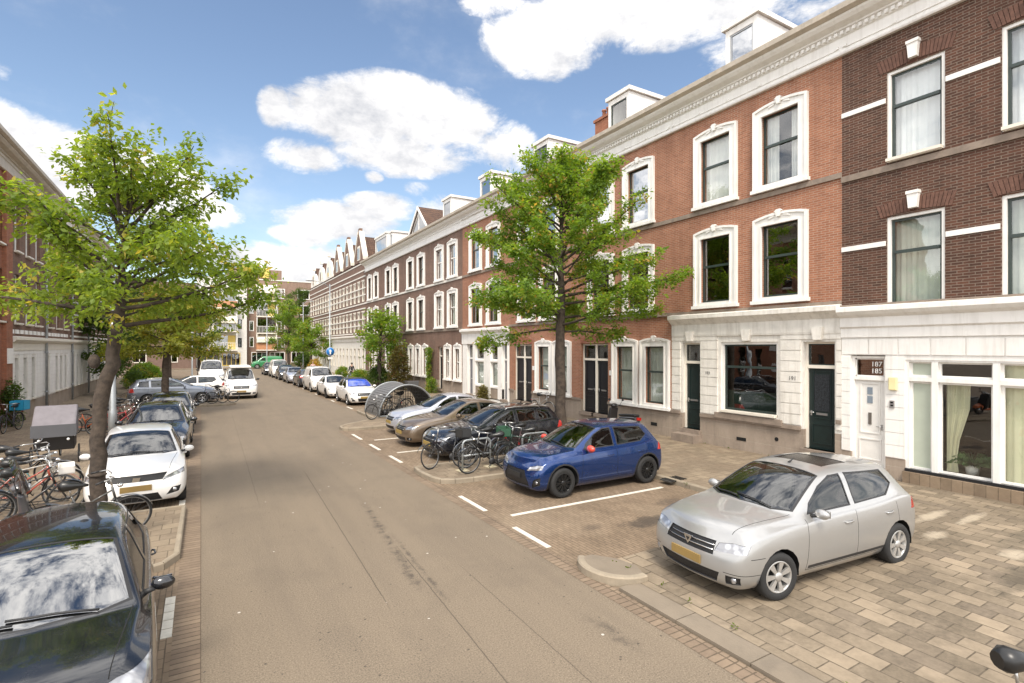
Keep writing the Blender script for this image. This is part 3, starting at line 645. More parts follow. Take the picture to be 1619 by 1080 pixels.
mb.build('door_light', M('obscure_glass', (.2, .24, .28), .2), d); mb = MB(fR); mb.box(-.12, -.10, am - .035, am + .035, 1.35, 1.65); mb.build('letter_box', M('bronze_grey', (.18, .16, .14), .4, metal=.5), d)
ROTR = (R(90), 0, R(-90))
txt(d, '187', (.115, A(6.76), 2.87), .17, white_paint, ROTR); txt(d, '185', (.115, A(6.76), 2.70), .17, white_paint, ROTR)
# wide front: three bays with a top row of lights
frost_g = M('frosted_glass', (.42, .46, .38), .25, var=.05)
bays = [(5.57, 6.02, frost, 1.0), (4.48, 5.45, None, 0), (3.15, 4.36, beige_c, 1.0), (2.05, 3.03, beige_c, 1.0)]
for p, q, cu, cf in bays:
    ww = window(h, fR, A(p), A(q), .42, 2.50, white_paint, frost_g if cu is frost else house_glass, 0, None, cu, rec=.10, fw=.05, sill=False)
    if not cu:      # one drape hanging at the far side, pulled back towards its foot
        c_ = MB(fR); n = 30; rows = []
        for zz, wd in ((2.46, .36), (1.9, .34), (1.2, .24), (.8, .19), (.46, .22)):
            rows.append([(-.34 - .03 * math.sin(t * 1.9), A(q) - .05 - (wd + .08 * (zz > 1.5)) * t / n, zz) for t in range(n + 1)])
        vs = [v for r_ in rows for v in r_]; c_.add(vs, [(a + k * (n + 1), a + 1 + k * (n + 1), a + 1 + (k + 1) * (n + 1), a + (k + 1) * (n + 1)) for k in range(4) for a in range(n)], 0, True)
        c_.build('curtain', beige_c, ww, recalc=False)
    window(h, fR, A(p), A(q), 2.60, 2.96, white_paint, frost_g if cu is frost else house_glass, 0, None, cu, rec=.10, fw=.04, sill=False)
mb = MB(fR)
for p, q in ((5.45, 5.57), (4.36, 4.48), (3.03, 3.15), (6.02, 6.09), (1.95, 2.05)): mb.box(-.18, -.02, A(p), A(q), .42, 3.0)
mb.box(-.18, -.021, A(1.95), A(6.09), 2.50, 2.60); mb.box(-.181, -.019, A(1.95), A(6.09), 2.96, 3.0)
mb.build('window_frame', white_paint, h)
mb = MB(fR); mb.box(-.2, .03, A(1.95), A(6.09), .36, .43); mb.build('threshold', black_paint, h)
mb = MB(fR); mb.box(0, .12, A(1.9), A(6.10), .05, .36); mb.build('sill_brickwork', klinker, h)
cornice(h, fR, 0, w); roof(h, fR, 0, w, hump=5.1); dormer(h, fR, 1.2, 2.6)
pl = thing('potted_plant', 'leafy green houseplant behind the wide ground floor window of the dark brick house', 'plant', (XF + .55, 5.0, .42))
mb = MB(); mb.lathe([(.0, 0), (.11, 0), (.14, .22), (.12, .22), (.0, .2)], n=14); mb.build('pot', white_paint, pl)
random.seed(5); mb = MB()
for i in range(90):
    a = random.random() * 6.28; L_ = random.uniform(.15, .42); up = random.uniform(.2, 1.1); d_ = Vector((math.cos(a), math.sin(a), up)).normalized(); p = Vector((0, 0, .22)); sdv = d_.cross(Vector((0, 0, 1))).normalized() * .035
    q = p + d_ * L_; e_ = q + Vector((d_.x, d_.y, -.5)).normalized() * .14
    mb.add([p - sdv * .3, p + sdv * .3, q + sdv, e_, q - sdv], [(0, 1, 2, 3, 4)])
mb.build('foliage', M('houseplant_leaf', (.06, .12, .04), .5, var=.4, vs=9), pl, recalc=False)
mb = MB(fR); mb.box(.025, .10, -.09, .09, -.16, .16); o = mb.build('alarm_box', M('yellowed_plastic', (.75, .66, .36), .5), None, bevel=.02); o.location = (XF, 6.32, 2.42); tag(o, 'yellowed plastic box on the white wall right of the white door', 'wall box')
mb = MB(fR); mb.box(.025, .05, -.05, .05, -.09, .09); mb.box(.05, .056, -.03, .03, -.05, -.01, 1); mb.box(.05, .056, -.03, .03, .02, .06, 1); o = mb.build('doorbell_panel', [steel, darkgap]); o.location = (XF, 6.35, 1.92); tag(o, 'small steel doorbell panel under the yellowed box by the white door', 'doorbell')
# --- R1: red brick over a rusticated white ground floor
y0 = 7.53; w = 5.77; h = thing('row_house', 'red brick house over a white rusticated ground floor with two dark green doors', 'house', (XF, y0, 0), group=RG)
A = lambda y: y - y0
ops = upper(h, fR, (A(9.24), A(11.47)), 1.16, ((None, None), (net, net)), glass=(dark_glass, house_glass))
ops += [(A(12.09), A(12.85), .5, 3.45), (A(9.31), A(11.27), 1.24, 3.46), (A(7.71), A(8.56), .5, 3.45)]
shell(h, fR, w)
walls(h, fR, w, ops, [(.02, 1.02, plinth_stone, 'plinth'), (1.02, 4.2, old_white, 'ground_floor_wall'), (4.2, 10.9, red_brick, 'wall')])
opx = [(A(12.05), A(12.92), .4, 3.5), (A(9.22), A(11.38), 1.12, 3.56), (A(7.66), A(8.62), .4, 3.5)]
mb = MB(fR); courses(mb, 0, w, 1.10, 3.66, opx, .30, .022, .035)
mb.build('rustication', old_white, h)
for c in (A(12.46), A(10.3), A(8.12)):
    mb = MB(fR); mb.prism([(c - .10, 3.5), (c + .10, 3.5), (c + .16, 3.84), (c - .16, 3.84)], 0, .13, 0); mb.build('keystone', old_white, h)
mb = MB(fR); mb.prism([(0, 3.66), (.05, 3.66), (.06, 3.72), (.06, 4.06), (.12, 4.12), (.20, 4.2), (.28, 4.26), (.28, 4.38), (0, 4.44)], 0, w - .02, 1); mb.build('ground_cornice', old_white, h)
for b0, b1, zz in ((A(8.62), A(12.05), .98), (A(12.92), w, .98), (0, A(7.66), 1.28)): mb = MB(fR); mb.box(0, .07, b0, b1, zz, zz + .11); mb.build('plinth_cap', stone, h)
window(h, fR, A(9.31), A(11.27), 1.24, 3.46, dark_sash, dark_glass, .66, None, None, rec=.12, outer=.075, fw=.05)
mb = MB(fR); mb.box(-.3, -.28, A(9.36), A(11.2), 1.3, 1.92); mb.build('window_film', M('green_film', (.10, .16, .12), .6), h)
mb = MB(fR); mb.box(0, .10, A(9.15), A(11.45), 1.03, 1.20); mb.build('window_ledge', stone, h)
d = door(h, fR, A(12.09), A(12.85), .5, 3.45, green_wood, .62, cream_paint, hand=-1); d2 = door(h, fR, A(7.71), A(8.56), .5, 3.45, green_wood, .64, cream_paint, hand=-1)
mb = MB(fR); mb.box(-.178, -.158, A(7.93), A(8.34), 1.55, 2.55); mb.build('door_grille', M('iron_grille', (.03, .035, .04), .4, metal=.4, var=.8, vs=40), d2)
txt(h, '193', (-.045, A(11.75), 2.45), .13, M('grey_number', (.2, .19, .18), .5), ROTR); txt(h, '191', (-.045, A(8.85), 2.42), .16, M('grey_number'), ROTR)
mb = MB(fR); mb.box(0, .45, A(12.0), A(12.95), .10, .36); mb.build('door_step', stone, h)
mb = MB(fR); mb.box(.001, .012, A(10.35), A(10.68), .40, .50); mb.build('air_vent', darkgap, h)
mb = MB(fR); mb.prism([(A(9.35) + .06 * math.cos(k * .524), .62 + .06 * math.sin(k * .524)) for k in range(12)], .001, .01, 0); mb.build('overflow_hole', darkgap, h)
bandpart(h, fR, w, 7.80, .14, .05); bandpart(h, fR, w, 4.47, .10, .06)
cornice(h, fR, 0, w); roof(h, fR, 0, w, hump=.9); dormer(h, fR, 10.43 - y0, 11.60 - y0, glass=sky_glass)
# --- R2, R3: red brick with paired front doors
for k, (y0, w, lab, mir, hump) in enumerate(((13.30, 5.80, 'red brick house with paired black doors beside the parked scooter', 0, 1.2), (19.10, 5.72, 'red brick house with paired dark doors behind the street tree trunk', 0, 1.2))):
    h = thing('row_house', lab, 'house', (XF, y0, 0), group=RG); A = lambda y: y - y0
    up = ((14.98, 17.18), (21.0, 23.05))[k]
    ops = upper(h, fR, [A(u) for u in up], 1.16, ((None, netd), (net, None)), glass=(dark_glass, sky_glass))
    gw = ((14.13, 15.72), (19.96, 21.45))[k]
    for c in gw:
        window(h, fR, A(c) - .48, A(c) + .48, 1.22, 3.34, dark_sash, house_glass, .55, white_paint, netd); ops.append((A(c) - .48, A(c) + .48, 1.22, 3.34))
    d0, d1 = ((16.75, 18.55), (22.58, 24.36))[k]; dm = (d0 + d1) / 2
    ops.append((A(d0), A(d1), .5, 3.46))
    door(h, fR, A(d0), A(dm), .5, 3.44, black_paint, .62, cream_paint, hand=1 if 0 else -1); door(h, fR, A(dm), A(d1), .5, 3.44, black_paint, .62, cream_paint, hand=1)
    mb = MB(fR); hd = arc(A(d0) - .06, A(d1) + .06, 3.44, .13); n_ = 22
    for i in range(n_):
        t0, t1 = i / n_, (i + 1) / n_ - .006; zz = lambda t: 3.45 + .12 * (1 - (2 * t - 1) ** 2); aa = lambda t: A(d0) - .06 + (d1 - d0 + .12) * t
        mb.prism([(aa(t0), zz(t0)), (aa(t1), zz(t1)), (aa(t1), zz(t1) + .24), (aa(t0), zz(t0) + .24)], -.002, .014, 0)
    mb.build('brick_arch', M('arch_red', (.26, .10, .06), .85, var=.25, vs=9), h)
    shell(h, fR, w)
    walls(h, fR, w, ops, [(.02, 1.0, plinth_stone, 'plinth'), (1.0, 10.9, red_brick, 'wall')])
    for b0, b1 in ((0, A(d0)), (A(d1), w)):
        if b1 - b0 > .05: mb = MB(fR); mb.box(0, .05, b0, b1, .96, 1.06); mb.build('plinth_cap', stone, h)
    mb = MB(fR); mb.box(.0, .04, A(d0) - .3, A(d0) - .12, 2.15, 2.35); mb.build('number_plate', white_paint, h)
    mb = MB(fR); mb.box(.001, .012, A(gw[0]) - .1, A(gw[0]) + .2, .4, .52); mb.build('air_vent', darkgap, h)
    bandpart(h, fR, w, 7.80, .14, .05); bandpart(h, fR, w, 4.47, .12, .06)
    cornice(h, fR, 0, w); roof(h, fR, 0, w, hump=hump); dormer(h, fR, (16.22, 22.04)[k] - y0, (17.50, 23.51)[k] - y0, glass=house_glass)
    if k == 0:
        ch = thing('chimney', 'orange brick chimney stack with three pots left of the second dormer', 'chimney', (XF + 1.2, 18.1, 12.5))
        mb = MB(); mb.box(-.4, .4, -.45, .45, 0, 1.0); mb.box(-.46, .46, -.51, .51, .85, .97); mb.build('stack', orange_brick, ch)
        for i in (-.3, 0, .3): mb = MB(); mb.lathe([(.10, 1.0), (.08, 1.4), (.11, 1.42), (.11, 1.48), (.06, 1.48)], (0, i, 0), n=10); mb.build('chimney_pot', M('terracotta', (.3, .13, .08), .8), ch)
# --- R4: white shopfront under red brick
y0 = 24.82; w = 5.98; h = thing('row_house', 'red brick house with a white wooden shopfront and grey doors', 'house', (XF, y0, 0), group=RG); A = lambda y: y - y0
ops = upper(h, fR, (A(26.6), A(28.9)), 1.16, ((netd, None), (net, None)), glass=(dark_glass, sky_glass))
ops += [(A(24.95), A(30.7), .35, 3.60)]
shell(h, fR, w); walls(h, fR, w, ops, [(.02, 4.2, white_paint, 'ground_floor_wall'), (4.2, 10.9, red_brick, 'wall')])
mb = MB(fR)
for p, q in ((24.95, 25.05), (25.65, 26.10), (27.0, 27.80), (28.95, 29.28), (30.1, 30.7)): mb.box(-.2, .03, A(p), A(q), .35, 3.6)
for p, q in ((26.1, 27.0), (27.8, 28.95)): mb.box(-.15, .02, A(p), A(q), .95, 1.05); mb.box(-.15, .02, A(p), A(q), 2.45, 2.55)
mb.prism([(0, 3.5), (.06, 3.5), (.06, 4.1), (.12, 4.2), (.24, 4.28), (.24, 4.40), (0, 4.46)], 0, w, 1)
mb.build('shopfront', white_paint, h)
mb = MB(fR); mb.box(-.18, .0, A(25.65), A(29.28), .3, .95); mb.build('stall_riser', plinth_stone, h)
for p, q in ((26.1, 27.0), (27.8, 28.95)):
    window(h, fR, A(p), A(q), 1.05, 2.45, white_paint, house_glass, 0, None, netd, sill=False); window(h, fR, A(p), A(q), 2.55, 3.5, white_paint, dark_glass, 0, None, None, sill=False)
door(h, fR, A(25.05), A(25.65), .4, 3.5, grey_door, .85, white_paint); door(h, fR, A(29.28), A(30.1), .4, 3.5, grey_door, .85, white_paint)
bandpart(h, fR, w, 7.80, .14, .05); cornice(h, fR, 0, w); roof(h, fR, 0, w, hump=1.4); dormer(h, fR, 28.15 - y0, 29.65 - y0, glass=sky_glass)
# --- R5..R8: purple-brown brick, white window surrounds
specs = [(30.80, 5.7, 'purple brown brick house with ivy by its door, next to the white shopfront', (32.32, 34.6), (31.5, 33.1), (34.1, 34.9), (36.0,), 34.11, 35.56, beige_c),
         (36.50, 5.8, 'purple brown brick house with three narrow ground floor windows and a gabled dormer', (38.15, 40.55), (37.3, 38.8, 40.4), (41.3, 42.1), (), 0, 0, None),
         (42.30, 5.9, 'purple brown brick house with cream pillar behind the shrubs', (44.25, 46.35), (45.1, 46.5), (42.95, 44.0), (), 47.2, 48.1, None),
         (48.20, 5.8, 'purple brown brick house next to the gabled block', (50.15, 52.35), (49.6, 51.0), (52.3, 53.1), (), 0, 0, None)]
for k, (y0, w, lab, ups, gws, dr, _, d0, d1, cc) in enumerate(specs):
    h = thing('row_house', lab, 'house', (XF, y0, 0), group=RG); A = lambda y: y - y0
    ops = upper(h, fR, [A(u) for u in ups], 1.08, ((netd, net), (net, None)), glass=(house_glass, sky_glass if k == 0 else house_glass), frame=white_paint if k == 0 else dark_sash)
    for c in gws: window(h, fR, A(c) - .33, A(c) + .33, 1.25, 3.2, white_paint, house_glass, .55, white_paint, netd); ops.append((A(c) - .33, A(c) + .33, 1.25, 3.2))
    ops.append((A(dr[0]), A(dr[1]), .4, 3.35)); door(h, fR, A(dr[0]), A(dr[1]), .4, 3.33, black_paint, .6, cream_paint)
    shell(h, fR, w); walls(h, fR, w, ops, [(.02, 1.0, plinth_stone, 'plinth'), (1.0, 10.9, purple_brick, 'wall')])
    if k == 2:
        for yy in (42.55, 44.2): mb = MB(fR); mb.box(0, .25, A(yy) - .14, A(yy) + .14, .1, 3.5); mb.box(0, .32, A(yy) - .2, A(yy) + .2, 3.5, 3.75); mb.build('pilaster', cream_paint, h)
    bandpart(h, fR, w, 7.80, .14, .05, old_white); bandpart(h, fR, w, 4.47, .14, .06, stone)
    cornice(h, fR, 0, w, dent=False); roof(h, fR, 0, w)
    if d0: dormer(h, fR, d0 - y0, d1 - y0, glass=sky_glass)
    if k == 1:      # big glazed gable dormer with its own tiled roof
        mb = MB(fR); a0, a1 = A(38.3), A(43.6) - .2; a1 = min(a1, w - .1); am = (a0 + a1) / 2
        mb.prism([(a0, 12.2), (a1, 12.2), (a1, 12.75), (am, 14.35), (a0, 12.75)], -.9, -.6, 0); dm_ = mb.build('dormer', white_paint, h)
        mb = MB(fR); mb.prism([(a0 + .5, 12.55), (a1 - .5, 12.55), (a1 - .6, 12.9), (am, 14.0), (a0 + .6, 12.9)], -.62, -.585, 0); mb.build('pane', sky_glass, dm_)
        mb = MB(fR); mb.box(-.6, -.56, am - .06, am + .06, 12.5, 14.1); mb.box(-.6, -.562, a0 + .4, a1 - .4, 12.45, 12.57); mb.build('dormer_frame', white_paint, dm_)
        mb = MB(fR)
        for sg, ae in ((1, a0 - .15), (-1, a1 + .15)): mb.add([(-.5, ae, 12.62), (-.5, am, 14.55), (-5, am, 14.55), (-5, ae, 12.62), (-.5, ae, 12.50), (-.5, am, 14.40), (-5, am, 14.40), (-5, ae, 12.50)], [(0, 1, 2, 3), (7, 6, 5, 4), (0, 4, 5, 1), (3, 2, 6, 7), (0, 3, 7, 4)])
        mb.build('dormer_roof', tiles, dm_)
        mb = MB(fR)
        for sg, ae in ((1, a0 - .15), (-1, a1 + .15)): mb.add([(-.48, ae, 12.64), (-.48, am, 14.58), (-.42, am, 14.58), (-.42, ae, 12.64), (-.48, ae, 12.40), (-.48, am, 14.30), (-.42, am, 14.30), (-.42, ae, 12.40)], [(0, 1, 2, 3), (7, 6, 5, 4), (3, 2, 6, 7), (0, 4, 5, 1)])
        mb.build('barge_board', white_paint, dm_)
    if k == 3: dormer(h, fR, .8, 4.6, z1=14.1, glass=sky_glass)
# --- gabled banded block
for i, (ya, yb) in enumerate(((54.0, 59.2), (59.2, 64.4), (64.4, 69.6), (69.6, 74.8), (74.8, 80.0), (80.0, 85.8))):
    nm = ['first', 'second', 'third', 'fourth', 'fifth', 'last'][i]
    lab = ('pointed gable house with white bands, ' if i < 3 else 'curved white gable house, ') + nm + ' house of the gabled block'
    h = thing('gabled_house', lab, 'house', (XF, ya, 0), group='gabled banded brick houses at the far right'); w = yb - ya; A = lambda y: y - ya
    ops = []; fm = MB(fR); gl = MB(fR)
    rows = [(.9, 3.2), (4.9, 6.9), (8.0, 10.1)]
    nw = 3
    for zi, (z0, z1) in enumerate(rows):
        for c in range(nw):
            a = w * (c + .5) / nw; ops.append((a - .42, a + .42, z0, z1))
    shell(h, fR, w)
    walls(h, fR, w, ops, [(.02, 4.2, old_white, 'ground_floor_wall'), (4.2, 12.2, purple_brick, 'wall')])
    for (b0, b1, z0, z1) in ops:
        f = MB(fR); e = .08
        f.box(-.14, .02, b0, b0 + e, z0, z1); f.box(-.14, .02, b1 - e, b1, z0, z1); f.box(-.14, .018, b0 + e, b1 - e, z1 - e, z1); f.box(-.14, .03, b0 + e, b1 - e, z0, z0 + e); f.box(-.14, .01, b0 + e, b1 - e, z0 + (z1 - z0) * .62, z0 + (z1 - z0) * .62 + .07)
        if z0 > 4: f.box(.0, .05, b0 - .12, b1 + .12, z1 + .02, z1 + .14)
        wd = f.build('window', cream_paint, h); g = MB(fR); g.quad((-.1, b0 + e, z0 + e), (-.1, b1 - e, z0 + e), (-.1, b1 - e, z1 - e), (-.1, b0 + e, z1 - e)); g.build('pane', dark_glass, wd, recalc=False)
    for z in (4.75, 5.55, 6.2, 7.3, 7.8, 8.7, 9.4, 10.6, 11.2, 12.0): mb = MB(fR); mb.box(0, .04, 0, w, z - .06, z + .06); mb.build('stone_band', old_white, h)
    mb = MB(fR); mb.prism([(0, 3.9), (.08, 3.9), (.1, 4.2), (.3, 4.35), (.3, 4.5), (0, 4.55)], 0, w, 1); mb.build('ground_cornice', old_white, h)
    ga, gb = w * .14, w * .86; gm = w / 2
    g = MB(fR)
    if i < 3: poly = [(ga, 12.2), (gb, 12.2), (gb, 12.6), (gm + .3, 15.3), (gm + .3, 15.9), (gm - .3, 15.9), (gm - .3, 15.3), (ga, 12.6)]
    else: poly = [(ga, 12.2), (gb, 12.2)] + [(gm + math.cos(t * math.pi / 10) * (gb - ga) / 2, 12.5 + math.sin(t * math.pi / 10) * (3.0 - .25 * i)) for t in range(0, 11)]
    g.prism(poly, -.3, .0, 0); gg = g.build('gable', purple_brick if i < 3 else old_white, h)
    cp = MB(fR)
    if i < 3:
        for sg in (-1, 1):
            e0 = gm + sg * (gb - ga) / 2; e1 = gm + sg * .3
            cp.prism([(e0, 12.6), (e1, 15.3), (e1, 15.62), (e0 + sg * .12, 12.75), (e0 + sg * .12, 12.4), (e0, 12.4)], -.42, .08, 0)
    else: cp.box(-.3, .05, gm - .3, gm + .3, 15.2 - .25 * (i - 3), 15.6 - .25 * (i - 3))
    cp.build('coping', cream_paint, gg)
    f = MB(fR); f.box(.0, .05, gm - .5, gm + .5, 12.5, 14.0); f.build('gable_window', cream_paint, gg); f = MB(fR)
    for s_ in (-1, 1): f.box(.05, .056, gm + s_ * .24 - .17, gm + s_ * .24 + .17, 12.6, 13.8)
    f.build('pane', dark_glass, gg)
    mb = MB(fR); mb.prism([(.1, 12.2), (-4.6, 14.2), (-9.2, 12.2)], 0, w, 1); mb.add([(-.3, ga, 12.3), (-.3, gm, 15.1), (-5, gm, 15.1), (-5, ga, 12.3), (-.3, gb, 12.3), (-5, gb, 12.3)], [(0, 1, 2, 3), (1, 4, 5, 2), (0, 4, 5, 3)]); mb.build('roof', tiles, h)
# --- left-hand terrace
LG = 'terraced houses along the left side of the street'
XL = -6.9
for k, (ya, yb, br, lab) in enumerate(((17.8, 23.7, red_brick, 'red brick house hidden behind the left street tree'), (23.7, 29.6, orange_brick, 'orange red brick house with a corner pilaster at the left edge of the photo'), (29.6, 35.2, brown_brick, 'brown brick house over white ground floor, next to the orange house on the left'),
        (35.2, 41.5, brown_brick, 'brown house with white ground floor between the two nearer downpipes on the left'), (41.5, 46.9, brown_brick, 'brown brick house with white banding past the second downpipe on the left'), (46.9, 53.0, brown_brick, 'brown brick house with white banding at the end of the left terrace'), (53.0, 58.8, brown_brick, 'last house of the left terrace, mostly hidden by the tree'))):
    h = thing('row_house', lab, 'house', (XL, ya, 0), group=LG); h.scale = (1, 1, .957); w = yb - ya; ops = []
    gx = (.19, .42, .66) if k != 3 else (.45, .62, .80)
    for g_ in gx: ops.append((w * g_ - .26, w * g_ + .26, .98, 2.95))
    for u in (.2, .5, .8):
        for z0, z1 in ((4.55, 6.75), (7.8, 10.0)): ops.append((w * u - .40, w * u + .40, z0, z1))
    shell(h, fL, w, mat=br)
    white_gf = k >= 2
    walls(h, fL, w, ops + ([(w * .12 - .4, w * .12 + .45, .25, 3.0)] if k == 3 else []), [(.02, .85, plinth_stone if white_gf else br, 'plinth'), (.85, 3.9, old_white if white_gf else br, 'ground_floor_wall'), (3.9, 10.9, br, 'wall')])
    for (b0, b1, z0, z1) in ops:
        window(h, fL, b0, b1, z0, z1, dark_sash if z0 < 2 else white_paint, dark_glass, .58, None, None, rec=.12, fw=.06 if z0 > 2 else .05, sill=True)
    if k == 3: door(h, fL, w * .12 - .4, w * .12 + .45, .25, 3.0, grey_door, .5, white_paint)
    if white_gf:
        mb = MB(fL); courses(mb, 0, w, .9, 3.3, [(o[0] - .12, o[1] + .12, o[2] - .15, o[3] + .12) for o in ops] + ([(w * .12 - .5, w * .12 + .55, .2, 3.1)] if k == 3 else []), .2, .014, .02); mb.build('rustication', white_paint, h)
        mb = MB(fL); mb.prism([(0, 3.3), (.05, 3.3), (.05, 3.62), (.15, 3.68), (.25, 3.78), (.25, 3.9), (0, 3.95)], 0, w, 1); mb.build('ground_cornice', cream_paint, h)
        for z in ((4.15,) if k < 4 else (4.15, 4.9, 5.6, 6.4, 7.2, 8.3, 9.2)):
            mb = MB(fL)
            if k < 4:
                for i in range(int(w / .7)): mb = MB(fL); mb.box(0, .05, i * .7 + .1, i * .7 + .5, z - .09, z + .09); mb.build('stone_block', white_paint, h)
            else: mb.box(0, .035, 0, w, z - .06, z + .06); mb.build('stone_band', white_paint, h)
    else:
        mb = MB(fL); mb.box(0, .14, w - .9, w - .1, .1, 10.9); mb.build('pilaster', br, h); mb = MB(fL); mb.box(.14, .18, w - .86, w - .14, 2.75, 3.4); mb.build('ornament', white_paint, h); mb = MB(fL); mb.box(.14, .17, w - .9, w - .1, 1.6, 1.8); mb.build('ornament', white_paint, h)
    cornice(h, fL, 0, w, dent=False, mat=gutter_paint if k < 3 else cream_paint); roof(h, fL, 0, w)
for y in (35.2, 41.5, 46.9):
    mb = MB(); mb.tube([(XL + .12, y, .1), (XL + .12, y, 10.4)], .055, 8)
    for z in (1, 3, 5, 7, 9): mb.lathe([(.06, 0), (.075, 0), (.075, .08), (.06, .08)], (XL + .12, y, z), n=8)
    tag(mb.build('downpipe', galv), {35.2: 'grey rain downpipe on the left terrace, the nearest one', 41.5: 'grey rain downpipe on the left terrace, the middle one', 46.9: 'grey rain downpipe on the left terrace, the farthest one'}[y], 'downpipe', 'downpipes on the left terrace')
# --- apartment blocks closing the view
FG = 'apartment blocks closing the end of the street'
def flat_wall(par, a0, a1, z0, z1, d, m, nm='wall'): mb = MB(fF); mb.box(-d, 0, a0, a1, z0, z1); return mb.build(nm, m, par)
def fwin(par, a0, a1, z0, z1, frm=white_paint, n=1, gl=dark_glass, out=.0):
    f = MB(fF); e = .12
    f.box(out, out + .06, a0, a0 + e, z0, z1); f.box(out, out + .06, a1 - e, a1, z0, z1); f.box(out, out + .058, a0 + e, a1 - e, z1 - e, z1); f.box(out, out + .08, a0 + e, a1 - e, z0, z0 + e)
    for i in range(n): am = a0 + (a1 - a0) * (i + 1) / (n + 1); f.box(out, out + .055, am - .04, am + .04, z0 + e, z1 - e)
    w_ = f.build('window', frm, par); g = MB(fF); g.box(out + .005, out + .03, a0 + e, a1 - e, z0 + e, z1 - e); g.build('pane', gl, w_)
yellow = M('yellow_panel', (.65, .48, .12), .6); orange_p = M('orange_panel', (.5, .24, .12), .6); awn = M('awning_canvas', (.72, .66, .55), .8)
def balcony(par, a0, a1, z, dep=1.4, rail=None, h_=1.05, awning=False, back=None):
    b = MB(fF); b.box(0, dep, a0, a1, z - .18, z); bb = b.build('balcony', cream_paint, par)
    r = MB(fF)
    if rail: r.box(dep - .06, dep, a0, a1, z, z + h_); r.box(0, dep - .06, a0, a0 + .06, z, z + h_); r.box(0, dep - .06, a1 - .06, a1, z, z + h_); r.build('balustrade', rail, bb)
    else:
        for i in range(15): a = a0 + (a1 - a0) * i / 14; r.box(dep - .05, dep, a - .02, a + .02, z, z + h_)
        r.box(dep - .06, dep + .01, a0, a1, z + h_, z + h_ + .06); r.build('balustrade', white_paint, bb)
    p = MB(fF)
    for a in (a0 + .06, a1 - .06): p.box(dep - .12, dep - .02, a - .06, a + .06, z + h_ + .06, z + 2.75)
    p.build('post', white_paint, bb)
    if awning: w_ = MB(fF); w_.prism([(.0, z + 2.7), (dep + .3, z + 1.75), (dep + .33, z + 1.2), (dep + .27, z + 1.2), (dep + .24, z + 1.7), (0, z + 2.62)], a0, a1, 1); w_.build('awning', awn, bb)
    g = MB(fF); g.box(.01, .05, a0 + .2, a1 - .2, z + .05, z + 2.3); g.build('balcony_door', dark_glass, bb)
    if back: q = MB(fF); q.box(.05, .09, a1 - 1.3, a1 - .2, z + .05, z + 2.3); q.build('door_panel', back, bb)
b1 = thing('apartment_block', 'brown brick flats with yellow panels and balconies at the end of the street', 'apartment building', (0, 98, 0), group=FG)
flat_wall(b1, 6.6, 24, 0, 14.6, 12, tan_brick); flat_wall(b1, 4.0, 11.9, 14.6, 16.4, 12, tan_brick, 'penthouse')
mb = MB(fF); mb.box(-12, .08, 6.55, 24, 14.6, 14.75); mb.build('parapet', old_white, b1)
mb = MB(fF); mb.box(0, .15, 8.6, 9.9, 15.0, 16.6); mb.build('roof_panel', yellow, b1)
for z, rl, aw, bk in ((2.9, orange_p, True, None), (5.7, None, False, None), (8.5, None, False, yellow), (11.1, None, True, yellow)): balcony(b1, 7.9, 11.0, z, rail=rl, awning=aw, back=bk)
for z in (3.3, 6.0, 8.9, 11.6):
    fwin(b1, 6.9, 7.6, z, z + 1.7, n=0); fwin(b1, 11.2, 12.4, z, z + 1.7, n=1, gl=house_glass); fwin(b1, 14.4, 16.4, z, z + 1.7, n=1)
for a in (7.2, 10.0, 13.4, 16.6): fwin(b1, a, a + 2.4, .7, 2.5, n=2)
b2 = thing('apartment_block', 'white rendered flats with a cream awning and yellow framed ground floor', 'apartment building', (0, 96.5, 0), group=FG)
flat_wall(b2, -.6, 6.45, 0, 14.5, 10, M('white_render', (.66, .64, .60), .8, dirt=.15))
for z, rl, aw in ((2.9, None, False), (5.9, None, True), (9.6, orange_p, False)): balcony(b2, 1.6, 5.0, z, rail=rl, awning=aw, back=yellow if z < 4 else None)
for z in (3.3, 6.3, 10.0): fwin(b2, 5.15, 5.7, z, z + 1.5, n=0, frm=blackplastic); fwin(b2, -.2, 1.3, z, z + 1.6)
for a, n in ((-.1, 2), (2.9, 3)): fwin(b2, a, a + 2.6, .3, 2.4, frm=yellow, n=n)
b3 = thing('apartment_block', 'low brown brick flats with white framed windows behind the left trees', 'apartment building', (0, 94, 0), group=FG)
flat_wall(b3, -34, -.7, 0, 11.2, 10, M('flats_brick', (.17, .11, .085), .85, var=.15)); mb = MB(fF); mb.prism([(.3, 11.2), (-5, 13.6), (-10, 11.2)], -34, -.7, 1); mb.build('roof', tiles, b3)
for z in (1.0, 4.2, 7.4):
    for i in range(8): a = -32 + i * 3.9; fwin(b3, a, a + 1.7, z, z + 1.9, frm=cream_paint, n=1)
